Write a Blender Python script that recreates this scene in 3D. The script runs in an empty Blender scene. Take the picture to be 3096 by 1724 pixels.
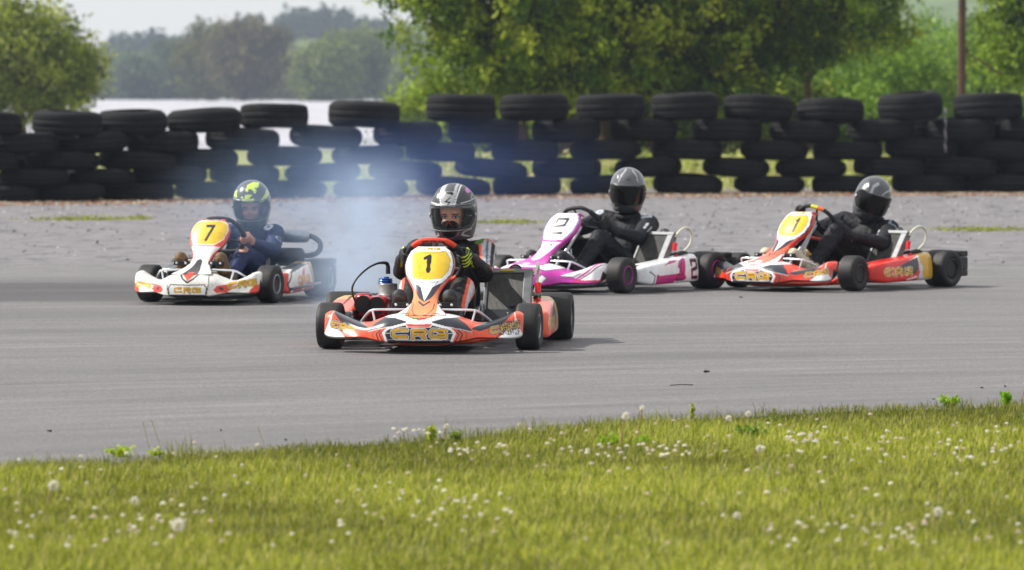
import bpy, bmesh, math, random
import numpy as np
from mathutils import Vector, Matrix, Euler, noise as mnoise

# ------------------------------------------------------------------ camera, light, exposure
scene = bpy.context.scene
COL = scene.collection
H = 1.42                       # eye height
FPX = 13780.0                  # focal length in photo pixels (photo is 3096 wide)
HORIZ = 300.0
cam_d = bpy.data.cameras.new("camera"); cam = bpy.data.objects.new("camera", cam_d); COL.objects.link(cam)
cam.location = (0, 0, H)
cam.rotation_euler = (math.radians(90) - math.atan((862 - HORIZ) / FPX), 0, 0)
cam_d.sensor_width = 36; cam_d.lens = 36 * FPX / 3096
cam_d.clip_start = 0.5; cam_d.clip_end = 6000
cam_d.dof.use_dof = True; cam_d.dof.focus_distance = 25.2; cam_d.dof.aperture_fstop = 4.9
scene.camera = cam

SUN_EL, SUN_AZ = math.radians(44), math.radians(-80)    # azimuth from +Y (view direction), negative = left
world = bpy.data.worlds.new("World"); scene.world = world; world.use_nodes = True
wn = world.node_tree; wn.nodes.clear()
w_out = wn.nodes.new('ShaderNodeOutputWorld'); w_bg = wn.nodes.new('ShaderNodeBackground')
w_sky = wn.nodes.new('ShaderNodeTexSky'); w_sky.sky_type = 'NISHITA'; w_sky.sun_disc = False
w_sky.sun_elevation = SUN_EL; w_sky.sun_rotation = SUN_AZ
w_sky.dust_density = 3.0; w_sky.air_density = 1.0; w_sky.ozone_density = 1.0
w_mix = wn.nodes.new('ShaderNodeMix'); w_mix.data_type = 'RGBA'; w_mix.inputs[0].default_value = 0.72
w_mix.inputs[7].default_value = (9.0, 9.0, 8.8, 1)     # thin bright cloud cover over the sky
wn.links.new(w_sky.outputs[0], w_mix.inputs[6]); wn.links.new(w_mix.outputs[2], w_bg.inputs[0])
w_bg.inputs[1].default_value = 0.10
wn.links.new(w_bg.outputs[0], w_out.inputs[0])

sd = bpy.data.lights.new("sun", 'SUN'); sun = bpy.data.objects.new("sun", sd); COL.objects.link(sun)
sd.energy = 5.0; sd.angle = math.radians(0.6); sd.color = (1.0, 0.95, 0.87)
_to = Vector((math.sin(SUN_AZ) * math.cos(SUN_EL), math.cos(SUN_AZ) * math.cos(SUN_EL), math.sin(SUN_EL)))
sun.rotation_euler = _to.to_track_quat('Z', 'Y').to_euler()
sun.location = (-20, 20, 30)

scene.view_settings.view_transform = 'Standard'; scene.view_settings.look = 'None'
scene.view_settings.exposure = 0.22; scene.view_settings.gamma = 1.0
scene.render.engine = 'CYCLES'
cy = scene.cycles
cy.use_denoising = True
cy.max_bounces = 6; cy.diffuse_bounces = 3; cy.glossy_bounces = 3; cy.transmission_bounces = 4
cy.transparent_max_bounces = 12; cy.volume_bounces = 1
cy.volume_max_steps = 96
cy.caustics_reflective = False; cy.caustics_refractive = False
cy.sample_clamp_indirect = 4.0

rng = np.random.default_rng(7)
random.seed(7)
R = math.radians

def depth_of(py, z=0.0): return FPX * (H - z) / (py - HORIZ)
def at(px, Y, z=0.0): return ((px - 1548.0) / FPX * Y, Y, z)
def zof(py, Y): return H - (py - HORIZ) * Y / FPX

# ------------------------------------------------------------------ colour and materials
def lin(c):
    if isinstance(c, str):
        c = tuple(int(c[i:i + 2], 16) / 255 for i in (0, 2, 4))
    return tuple((x / 12.92 if x <= 0.04045 else ((x + 0.055) / 1.055) ** 2.4) for x in c)

def new_mat(name):
    m = bpy.data.materials.new(name); m.use_nodes = True
    return m, m.node_tree, m.node_tree.nodes['Principled BSDF']

def mat(name, col, rough=0.5, metal=0.0, coat=0.0, nscale=0, namp=0.15, bump=0, bscale=50, spec=0.5, sheen=0):
    m, nt, b = new_mat(name)
    c = lin(col)
    b.inputs['Base Color'].default_value = (*c, 1); b.inputs['Roughness'].default_value = rough
    b.inputs['Metallic'].default_value = metal; b.inputs['Coat Weight'].default_value = coat
    b.inputs['Specular IOR Level'].default_value = spec; b.inputs['Sheen Weight'].default_value = sheen
    tc = nt.nodes.new('ShaderNodeTexCoord')
    if nscale:
        n = nt.nodes.new('ShaderNodeTexNoise'); n.inputs['Scale'].default_value = nscale; n.inputs['Detail'].default_value = 5
        nt.links.new(tc.outputs['Object'], n.inputs['Vector'])
        mr = nt.nodes.new('ShaderNodeMapRange'); mr.inputs[1].default_value = 0.3; mr.inputs[2].default_value = 0.7
        mr.inputs[3].default_value = 1 - namp; mr.inputs[4].default_value = 1 + namp
        nt.links.new(n.outputs[0], mr.inputs[0])
        mx = nt.nodes.new('ShaderNodeVectorMath'); mx.operation = 'SCALE'; mx.inputs[0].default_value = c
        nt.links.new(mr.outputs[0], mx.inputs['Scale']); nt.links.new(mx.outputs[0], b.inputs['Base Color'])
    if bump:
        n = nt.nodes.new('ShaderNodeTexNoise'); n.inputs['Scale'].default_value = bscale; n.inputs['Detail'].default_value = 4
        nt.links.new(tc.outputs['Object'], n.inputs['Vector'])
        bp = nt.nodes.new('ShaderNodeBump'); bp.inputs['Strength'].default_value = bump; bp.inputs['Distance'].default_value = 0.01
        nt.links.new(n.outputs[0], bp.inputs['Height']); nt.links.new(bp.outputs[0], b.inputs['Normal'])
    return m

def attr_mat(name, rough=0.4, coat=0.0, wear=0.12, wscale=14, bump=0, bscale=60, spec=0.5, sheen=0, trans=0, metal=0, dirt=None):
    """colour comes from the mesh's own paint scheme; wear noise on top"""
    m, nt, b = new_mat(name)
    a = nt.nodes.new('ShaderNodeAttribute'); a.attribute_name = 'Col'
    tc = nt.nodes.new('ShaderNodeTexCoord')
    n = nt.nodes.new('ShaderNodeTexNoise'); n.inputs['Scale'].default_value = wscale; n.inputs['Detail'].default_value = 6
    n.inputs['Roughness'].default_value = 0.65
    nt.links.new(tc.outputs['Object'], n.inputs['Vector'])
    mr = nt.nodes.new('ShaderNodeMapRange'); mr.inputs[1].default_value = 0.3; mr.inputs[2].default_value = 0.7
    mr.inputs[3].default_value = 1 - wear; mr.inputs[4].default_value = 1 + wear * 0.6
    nt.links.new(n.outputs[0], mr.inputs[0])
    mx = nt.nodes.new('ShaderNodeVectorMath'); mx.operation = 'SCALE'
    nt.links.new(a.outputs['Color'], mx.inputs[0]); nt.links.new(mr.outputs[0], mx.inputs['Scale'])
    last = mx.outputs[0]
    if dirt:
        n2 = nt.nodes.new('ShaderNodeTexNoise'); n2.inputs['Scale'].default_value = 35; n2.inputs['Detail'].default_value = 8
        n2.inputs['Roughness'].default_value = 0.75
        nt.links.new(tc.outputs['Object'], n2.inputs['Vector'])
        r2 = nt.nodes.new('ShaderNodeMapRange'); r2.inputs[1].default_value = 0.56; r2.inputs[2].default_value = 0.72
        r2.inputs[3].default_value = 0; r2.inputs[4].default_value = dirt
        nt.links.new(n2.outputs[0], r2.inputs[0])
        m2 = nt.nodes.new('ShaderNodeMix'); m2.data_type = 'RGBA'
        nt.links.new(r2.outputs[0], m2.inputs[0]); nt.links.new(last, m2.inputs[6])
        m2.inputs[7].default_value = (0.09, 0.075, 0.06, 1); last = m2.outputs[2]
    nt.links.new(last, b.inputs['Base Color'])
    b.inputs['Roughness'].default_value = rough; b.inputs['Coat Weight'].default_value = coat
    b.inputs['Specular IOR Level'].default_value = spec; b.inputs['Sheen Weight'].default_value = sheen
    b.inputs['Metallic'].default_value = metal
    if bump:
        n3 = nt.nodes.new('ShaderNodeTexNoise'); n3.inputs['Scale'].default_value = bscale; n3.inputs['Detail'].default_value = 4
        nt.links.new(tc.outputs['Object'], n3.inputs['Vector'])
        bp = nt.nodes.new('ShaderNodeBump'); bp.inputs['Strength'].default_value = bump; bp.inputs['Distance'].default_value = 0.01
        nt.links.new(n3.outputs[0], bp.inputs['Height']); nt.links.new(bp.outputs[0], b.inputs['Normal'])
    if trans:
        tr = nt.nodes.new('ShaderNodeBsdfTranslucent'); nt.links.new(last, tr.inputs['Color'])
        ms = nt.nodes.new('ShaderNodeMixShader'); ms.inputs[0].default_value = trans
        out = nt.nodes['Material Output']
        nt.links.new(b.outputs[0], ms.inputs[1]); nt.links.new(tr.outputs[0], ms.inputs[2]); nt.links.new(ms.outputs[0], out.inputs[0])
    return m

M = {
 'slick': mat('slick_rubber', '1b1b1d', 0.62, nscale=30, namp=0.35, bump=0.25, bscale=90),
 'black': mat('black_plastic', '141416', 0.45, nscale=20, namp=0.2),
 'dark': mat('dark_parts', '0e0e10', 0.6),
 'steel': mat('brushed_steel', 'a8abb0', 0.35, 0.85, nscale=40, namp=0.15),
 'chrome': mat('bright_bar', 'd9dde4', 0.28, 0.35, nscale=30, namp=0.1),
 'alu': mat('cast_aluminium', '9b9a96', 0.45, 0.6, nscale=25, namp=0.25),
 'alu_tank': mat('radiator_tank', '6e7074', 0.5, 0.2, nscale=25, namp=0.15),
 'red': mat('red_anodised', 'b01420', 0.3, 0.2, 0.5, nscale=20, namp=0.2),
 'redfit': mat('red_fitting', 'e01c2c', 0.35),
 'blue': mat('blue_anodised', '2458a8', 0.3, 0.3, nscale=20),
 'orange_frame': mat('orange_powder_coat', 'e8502a', 0.35, 0, 0.4, nscale=20),
 'red_frame': mat('red_powder_coat', 'dc3a28', 0.35, 0, 0.4, nscale=20),
 'grey_frame': mat('grey_powder_coat', '55585e', 0.4, 0.2, 0.2, nscale=20),
 'magenta_rim': mat('magenta_anodised', 'a0208c', 0.3, 0.3, 0.3, nscale=20),
 'black_rim': mat('black_rim', '17171a', 0.35, 0.3),
 'silver_rim': mat('silver_rim', 'a0a4aa', 0.35, 0.5, nscale=30),
 'white_hose': mat('cream_hose', 'd8d6c4', 0.4),
 'hose': mat('black_hose', '18181a', 0.5),
 'seat': mat('seat_shell', '24262b', 0.4, nscale=20),
 'paint': attr_mat('printed_graphics', 0.32, 0.35, 0.10, 10, dirt=0.45),
 'paint_dirty': attr_mat('printed_graphics_worn', 0.4, 0.2, 0.18, 16, dirt=0.85),
 'helmet': attr_mat('helmet_shell', 0.28, 0.6, 0.06, 10),
 'helmet_matt': attr_mat('helmet_shell_satin', 0.36, 0.15, 0.05, 10),
 'suit': attr_mat('race_suit', 0.7, 0, 0.3, 18, bump=0.8, bscale=30, spec=0.4),
 'skin': attr_mat('face_skin', 0.5, 0, 0.05, 25),
 'glove': attr_mat('glove_fabric', 0.7, 0, 0.12, 40, bump=0.4, bscale=90),
 'boot': attr_mat('boot_leather', 0.65, 0, 0.2, 30, bump=0.4, bscale=60),
 'liner': mat('helmet_liner', '23252a', 0.9, nscale=60, namp=0.4),
}

def fin_mat():
    m, nt, b = new_mat('radiator_core')
    tc = nt.nodes.new('ShaderNodeTexCoord'); w = nt.nodes.new('ShaderNodeTexWave'); w.wave_type = 'BANDS'; w.bands_direction = 'X'
    w.inputs['Scale'].default_value = 44; w.inputs['Distortion'].default_value = 0.4
    nt.links.new(tc.outputs['Object'], w.inputs['Vector'])
    n = nt.nodes.new('ShaderNodeTexNoise'); n.inputs['Scale'].default_value = 30; n.inputs['Detail'].default_value = 6
    nt.links.new(tc.outputs['Object'], n.inputs['Vector'])
    cr = nt.nodes.new('ShaderNodeValToRGB'); cr.color_ramp.elements[0].color = (0.018, 0.018, 0.018, 1); cr.color_ramp.elements[1].color = (0.12, 0.116, 0.112, 1)
    mm = nt.nodes.new('ShaderNodeMath'); mm.operation = 'MULTIPLY'
    nt.links.new(w.outputs['Fac'], mm.inputs[0]); nt.links.new(n.outputs[0], mm.inputs[1])
    m3 = nt.nodes.new('ShaderNodeMath'); m3.operation = 'MULTIPLY'; m3.inputs[1].default_value = 1.5
    nt.links.new(mm.outputs[0], m3.inputs[0]); nt.links.new(m3.outputs[0], cr.inputs[0]); nt.links.new(cr.outputs[0], b.inputs['Base Color'])
    b.inputs['Roughness'].default_value = 0.5; b.inputs['Metallic'].default_value = 0.3
    bp = nt.nodes.new('ShaderNodeBump'); bp.inputs['Strength'].default_value = 0.8; bp.inputs['Distance'].default_value = 0.004
    nt.links.new(w.outputs['Fac'], bp.inputs['Height']); nt.links.new(bp.outputs[0], b.inputs['Normal'])
    return m
M['core'] = fin_mat()

def visor_mat(name, tint, alpha, rough=0.03):
    m, nt, b = new_mat(name)
    nt.nodes.remove(b)
    out = nt.nodes['Material Output']
    tr = nt.nodes.new('ShaderNodeBsdfTransparent'); tr.inputs[0].default_value = (*tint, 1)
    gl = nt.nodes.new('ShaderNodeBsdfGlossy'); gl.inputs['Roughness'].default_value = rough; gl.inputs[0].default_value = (0.9, 0.95, 1, 1)
    fr = nt.nodes.new('ShaderNodeFresnel'); fr.inputs[0].default_value = 1.22
    ad = nt.nodes.new('ShaderNodeMath'); ad.operation = 'ADD'; ad.inputs[1].default_value = alpha
    nt.links.new(fr.outputs[0], ad.inputs[0])
    ms = nt.nodes.new('ShaderNodeMixShader')
    nt.links.new(ad.outputs[0], ms.inputs[0]); nt.links.new(tr.outputs[0], ms.inputs[1]); nt.links.new(gl.outputs[0], ms.inputs[2])
    nt.links.new(ms.outputs[0], out.inputs[0])
    return m
M['visor_clear'] = visor_mat('clear_visor', (0.80, 0.82, 0.82), 0.03)
M['visor_smoke'] = mat('smoked_visor', '040507', 0.14, 0, 0.0, spec=0.35)

# ------------------------------------------------------------------ mesh helpers
def tag(o, label=None, cat=None, group=None, kind=None):
    if label: o['label'] = label
    if cat: o['category'] = cat
    if group: o['group'] = group
    if kind: o['kind'] = kind
    return o

def empty(name, loc=(0, 0, 0), rz=0.0):
    o = bpy.data.objects.new(name, None); COL.objects.link(o); o.location = loc; o.rotation_euler = (0, 0, rz)
    o.empty_display_size = 0.2
    return o

def mesh_np(name, V, F, mats, colors=None, smooth=True, midx=None):
    """V (n,3); F list of faces or (k,4)/(k,3) array"""
    me = bpy.data.meshes.new(name)
    V = np.asarray(V, dtype=np.float32)
    if isinstance(F, np.ndarray):
        k, s = F.shape
        me.vertices.add(len(V)); me.vertices.foreach_set('co', V.ravel())
        me.loops.add(k * s); me.loops.foreach_set('vertex_index', F.ravel().astype(np.int32))
        me.polygons.add(k); me.polygons.foreach_set('loop_start', np.arange(0, k * s, s, dtype=np.int32))
        me.update(calc_edges=True); me.validate()
    else:
        me.from_pydata([tuple(map(float, v)) for v in V], [], F); me.update()
    if smooth: me.polygons.foreach_set('use_smooth', [True] * len(me.polygons))
    if midx is not None and len(midx) == len(me.polygons): me.polygons.foreach_set('material_index', midx)
    for m in (mats if isinstance(mats, (list, tuple)) else [mats]): me.materials.append(m)
    if colors is not None: set_cols(me, colors)
    return me

def set_cols(me, colors):
    ca = me.color_attributes.new('Col', 'FLOAT_COLOR', 'POINT')
    c = np.ones((len(me.vertices), 4), dtype=np.float32); c[:, :3] = colors
    ca.data.foreach_set('color', c.ravel())

def link(name, me, parent=None, loc=None, rot=None):
    o = bpy.data.objects.new(name, me); COL.objects.link(o)
    if parent: o.parent = parent
    if loc is not None: o.location = loc
    if rot is not None: o.rotation_euler = rot
    return o

def frame_of(d):
    d = Vector(d).normalized()
    up = Vector((0, 0, 1)) if abs(d.z) < 0.9 else Vector((1, 0, 0))
    a = d.cross(up).normalized(); b = d.cross(a).normalized()
    return a, b

class MB:
    def __init__(s): s.V = []; s.F = []; s.MI = []
    def add(s, V, F, mi=0):
        o = len(s.V); s.V += [tuple(v) for v in V]; s.F += [tuple(i + o for i in f) for f in F]; s.MI += [mi] * len(F)
    def tube(s, pts, r, n=10, mi=0, smooth_it=0, closed=False):
        pts = [Vector(p) for p in pts]
        rs = list(r) if isinstance(r, (list, tuple)) else [r] * len(pts)
        for _ in range(smooth_it):     # corner cutting
            q = []; qr = []
            L = len(pts)
            if not closed: q.append(pts[0]); qr.append(rs[0])
            for i in range(L if closed else L - 1):
                a, b = pts[i], pts[(i + 1) % L]; ra, rb = rs[i], rs[(i + 1) % L]
                q += [a * .75 + b * .25, a * .25 + b * .75]; qr += [ra * .75 + rb * .25, ra * .25 + rb * .75]
            if not closed: q.append(pts[-1]); qr.append(rs[-1])
            pts, rs = q, qr
        L = len(pts); V = []
        prev = None
        for i, p in enumerate(pts):
            if closed: d = pts[(i + 1) % L] - pts[i - 1]
            else: d = pts[min(i + 1, L - 1)] - pts[max(i - 1, 0)]
            if d.length < 1e-9: d = Vector((0, 0, 1))
            d.normalize()
            if prev is None: a, b = frame_of(d)
            else:
                a = (prev - d * prev.dot(d)); a = a.normalized() if a.length > 1e-6 else frame_of(d)[0]; b = d.cross(a)
            prev = a
            for k in range(n):
                t = 2 * math.pi * k / n; V.append(p + a * (math.cos(t) * rs[i]) + b * (math.sin(t) * rs[i]))
        F = []
        for i in range(L if closed else L - 1):
            j = (i + 1) % L
            for k in range(n):
                F.append((i * n + k, i * n + (k + 1) % n, j * n + (k + 1) % n, j * n + k))
        if not closed:
            F.append(tuple(range(n))[::-1]); F.append(tuple((L - 1) * n + k for k in range(n)))
        s.add(V, F, mi)
    def box(s, c, size, rot=(0, 0, 0), mi=0, taper=1.0):
        m = Euler(rot).to_matrix(); x, y, z = [q / 2 for q in size]; V = []
        for dz in (-1, 1):
            t = taper if dz > 0 else 1
            for dx, dy in ((-1, -1), (1, -1), (1, 1), (-1, 1)): V.append(m @ Vector((dx * x * t, dy * y * t, dz * z)) + Vector(c))
        s.add(V, [(0, 3, 2, 1), (4, 5, 6, 7), (0, 1, 5, 4), (1, 2, 6, 5), (2, 3, 7, 6), (3, 0, 4, 7)], mi)
    def lathe(s, prof, c=(0, 0, 0), axis='X', n=32, mi=0, closed=False):
        """prof: list of (along axis, radius)"""
        V = []
        for a, r in prof:
            for k in range(n):
                t = 2 * math.pi * k / n; u, v = math.cos(t) * r, math.sin(t) * r
                p = {'X': (a, u, v), 'Y': (u, a, v), 'Z': (u, v, a)}[axis] if isinstance(axis, str) else None
                if p is None:
                    d = Vector(axis).normalized(); e, f = frame_of(d); p = d * a + e * u + f * v
                V.append((p[0] + c[0], p[1] + c[1], p[2] + c[2]))
        F = []; L = len(prof)
        for i in range(L if closed else L - 1):
            j = (i + 1) % L
            for k in range(n): F.append((i * n + k, i * n + (k + 1) % n, j * n + (k + 1) % n, j * n + k))
        if not closed:
            if prof[0][1] > 1e-4: F.append(tuple(range(n))[::-1])
            if prof[-1][1] > 1e-4: F.append(tuple((L - 1) * n + k for k in range(n)))
        s.add(V, F, mi)
    def capsule(s, p0, p1, r0, r1, n=14):
        p0, p1 = Vector(p0), Vector(p1); d = p1 - p0; L = max(d.length, 1e-4); d.normalize()
        prof = []
        for k in range(0, 6): t = math.pi / 2 * k / 5; prof.append((-r0 * math.cos(t), max(r0 * math.sin(t), 1e-4)))
        for k in range(0, 6): t = math.pi / 2 * k / 5; prof.append((L + r1 * math.sin(t), max(r1 * math.cos(t), 1e-4)))
        a, b = frame_of(d); V = []
        for x, r in prof:
            for k in range(n):
                t = 2 * math.pi * k / n; V.append(p0 + d * x + a * (math.cos(t) * r) + b * (math.sin(t) * r))
        F = []
        for i in range(len(prof) - 1):
            for k in range(n): F.append((i * n + k, i * n + (k + 1) % n, (i + 1) * n + (k + 1) % n, (i + 1) * n + k))
        F.append(tuple(range(n))[::-1]); F.append(tuple((len(prof) - 1) * n + k for k in range(n)))
        s.add(V, F)
    def ellip(s, c, rad, rot=(0, 0, 0), n=18, m=12, mi=0):
        mt = Euler(rot).to_matrix(); V = []; c = Vector(c)
        for i in range(m + 1):
            p = math.pi * i / m; sr = max(math.sin(p), 1e-3)
            for k in range(n):
                t = 2 * math.pi * k / n
                V.append(mt @ Vector((rad[0] * sr * math.cos(t), rad[1] * sr * math.sin(t), rad[2] * math.cos(p))) + c)
        F = []
        for i in range(m):
            for k in range(n): F.append((i * n + k, (i + 1) * n + k, (i + 1) * n + (k + 1) % n, i * n + (k + 1) % n))
        F.append(tuple(range(n))); F.append(tuple(m * n + k for k in range(n))[::-1])
        s.add(V, F, mi)
    def build(s, name, mats, parent=None, bevel=0, smooth=True, loc=None, rot=None):
        me = mesh_np(name, s.V, s.F, mats, smooth=smooth, midx=s.MI)
        bm = bmesh.new(); bm.from_mesh(me); bmesh.ops.recalc_face_normals(bm, faces=bm.faces); bm.to_mesh(me); bm.free()
        o = link(name, me, parent, loc, rot)
        if bevel:
            md = o.modifiers.new('bevel', 'BEVEL'); md.width = bevel; md.segments = 2; md.limit_method = 'ANGLE'; md.angle_limit = R(40)
        if smooth:
            try: me.set_sharp_from_angle(angle=R(42))
            except Exception: pass
        return o

def blob(mb, voxel=0.008, smooth=4, folds=0.0, fscale=16, seed=0.0):
    """melt overlapping closed shells into one continuous surface"""
    me = bpy.data.meshes.new('tmp'); me.from_pydata([tuple(v) for v in mb.V], [], mb.F); me.update()
    bm = bmesh.new(); bm.from_mesh(me); bmesh.ops.recalc_face_normals(bm, faces=bm.faces); bm.to_mesh(me); bm.free()
    o = bpy.data.objects.new('tmp', me); COL.objects.link(o)
    md = o.modifiers.new('r', 'REMESH'); md.mode = 'VOXEL'; md.voxel_size = voxel; md.use_smooth_shade = True
    if smooth:
        m2 = o.modifiers.new('s', 'SMOOTH'); m2.factor = 0.5; m2.iterations = smooth
    dg = bpy.context.evaluated_depsgraph_get(); dg.update()
    out = bpy.data.meshes.new_from_object(o.evaluated_get(dg))
    bpy.data.objects.remove(o); bpy.data.meshes.remove(me)
    n = len(out.vertices)
    co = np.empty(n * 3, np.float32); out.vertices.foreach_get('co', co); co = co.reshape(-1, 3)
    if folds:
        nr = np.empty(n * 3, np.float32); out.vertices.foreach_get('normal', nr); nr = nr.reshape(-1, 3)
        d = np.empty(n, np.float32)
        for i in range(n):
            v = Vector(co[i].tolist())
            a = mnoise.noise(Vector((v.x * fscale * .6 + seed, v.y * fscale * .6, v.z * fscale * 1.3)))
            b = mnoise.noise(Vector((v.x * fscale * 2.1, v.y * fscale * 1.5 + seed, v.z * fscale * 2.6 + a * 1.5)))
            d[i] = (0.5 - abs(a)) * 1.1 + (0.4 - abs(b)) * 0.7 - 0.4
        co = co + nr * (d * folds)[:, None]
        out.vertices.foreach_set('co', co.ravel()); out.update()
    out.polygons.foreach_set('use_smooth', [True] * len(out.polygons))
    return out, co

# ------------------------------------------------------------------ painting of graphics (printed film, suit and helmet colours)
def inpoly(U, Vv, pts):
    inside = np.zeros(U.shape, bool); j = len(pts) - 1
    for i in range(len(pts)):
        xi, yi = pts[i]; xj, yj = pts[j]
        if yi != yj:
            c = ((yi > Vv) != (yj > Vv)) & (U < (xj - xi) * (Vv - yi) / (yj - yi) + xi)
            inside ^= c
        j = i
    return inside

def segdist(U, Vv, pts):
    d = np.full(U.shape, 1e9)
    for (x0, y0), (x1, y1) in zip(pts[:-1], pts[1:]):
        dx, dy = x1 - x0, y1 - y0; L = dx * dx + dy * dy + 1e-12
        t = np.clip(((U - x0) * dx + (Vv - y0) * dy) / L, 0, 1)
        d = np.minimum(d, np.hypot(U - x0 - t * dx, Vv - y0 - t * dy))
    return d

def paint(U, Vv, base, layers):
    C = np.empty(U.shape + (3,)); C[:] = lin(base)
    for L in layers:
        k = L[0]
        if k == 'poly': m = inpoly(U, Vv, L[1])
        elif k == 'line': m = segdist(U, Vv, L[1]) < L[2] / 2
        elif k == 'fn': m = L[1](U, Vv)
        C[m] = lin(L[-1])
    return C

def mirror(layers, cx):
    out = []
    for L in layers:
        out.append(L)
        if L[0] in ('poly', 'line'):
            out.append((L[0], [(2 * cx - x, y) for x, y in L[1]], *L[2:]))
    return out

GL = {
 'C': ([[(1.55, .86), (.32, .86), (.13, .70), (.13, .30), (.32, .14), (1.55, .14)]], 1.95),
 'R': ([[(.22, .0), (.22, .86), (1.32, .86), (1.48, .74), (1.48, .58), (1.32, .46), (.35, .46)], [(.95, .46), (1.45, .02)]], 1.9),
 'G': ([[(1.62, .86), (.32, .86), (.13, .70), (.13, .30), (.32, .14), (1.62, .14), (1.62, .48), (.95, .48)]], 1.8),
 '1': ([[(.12, .72), (.42, .95), (.42, .03)]], 0.8),
 '7': ([[(.05, .93), (.62, .93), (.3, .03)]], 0.8),
 '2': ([[(.08, .72), (.08, .93), (.7, .93), (.7, .55), (.08, .45), (.08, .06), (.72, .06)]], 0.8),
}
def glyphs(text, cx, cy, w, h, ang=0, cols=(('ffffff', .46), ('16161c', .36), ('d9a420', .27)), slant=0.0, up=False, flip=False):
    """stroke lettering; v grows downward unless up; flip when u grows towards the viewer's left"""
    tot = sum(GL[c][1] for c in text); sx = w / (tot - .15)
    lines = []; x = 0
    ca, sa = math.cos(ang), math.sin(ang)
    for c in text:
        for pl in GL[c][0]:
            q = []
            for px, py in pl:
                a = (x + px + slant * py) * sx - w / 2; b = (py - .5) * h
                a, b = a * ca - b * sa, a * sa + b * ca
                q.append((cx + (-a if flip else a), cy + (b if up else -b)))
            lines.append(q)
        x += GL[c][1]
    out = []
    for col, wd in cols:
        for q in lines: out.append(('line', q, wd * h, col))
    return out

def grid(name, P, C, mtl, parent, closed_u=False, backside=None):
    """P (n,m,3) points, C (n,m,3) colours"""
    n, m = P.shape[:2]
    idx = np.arange(n * m).reshape(n, m)
    if closed_u: idx = np.concatenate([idx, idx[:, :1]], 1)
    F = np.stack([idx[:-1, :-1], idx[:-1, 1:], idx[1:, 1:], idx[1:, :-1]], -1).reshape(-1, 4)
    me = mesh_np(name, P.reshape(-1, 3), F, mtl, C.reshape(-1, 3))
    return link(name, me, parent)

def interp(x, pts):
    xs = [p[0] for p in pts]; ys = [p[1] for p in pts]
    return np.interp(x, xs, ys)
def sinterp(x, pts, k=0.02, n=9):
    return sum(interp(x + d, pts) for d in np.linspace(-k, k, n)) / n
# ------------------------------------------------------------------ setting: terrain, track, field, hills
def nz(nt, vec, scale, detail=5, rough=0.6):
    n = nt.nodes.new('ShaderNodeTexNoise'); n.inputs['Scale'].default_value = scale; n.inputs['Detail'].default_value = detail
    n.inputs['Roughness'].default_value = rough
    if vec is not None: nt.links.new(vec, n.inputs['Vector'])
    return n.outputs[0]
def mrange(nt, v, a, b, c, d, smooth=False):
    n = nt.nodes.new('ShaderNodeMapRange'); n.inputs[1].default_value = a; n.inputs[2].default_value = b
    n.inputs[3].default_value = c; n.inputs[4].default_value = d
    if smooth: n.interpolation_type = 'SMOOTHSTEP'
    nt.links.new(v, n.inputs[0]); return n.outputs[0]
def math_(nt, op, a, b=None):
    n = nt.nodes.new('ShaderNodeMath'); n.operation = op
    for i, v in enumerate((a, b)):
        if v is None: continue
        if isinstance(v, (int, float)): n.inputs[i].default_value = v
        else: nt.links.new(v, n.inputs[i])
    return n.outputs[0]
def mixc(nt, f, a, b):
    n = nt.nodes.new('ShaderNodeMix'); n.data_type = 'RGBA'
    for i, v in ((0, f), (6, a), (7, b)):
        if isinstance(v, (int, float)): n.inputs[i].default_value = v
        elif isinstance(v, tuple): n.inputs[i].default_value = (*v, 1)
        else: nt.links.new(v, n.inputs[i])
    return n.outputs[2]

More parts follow.
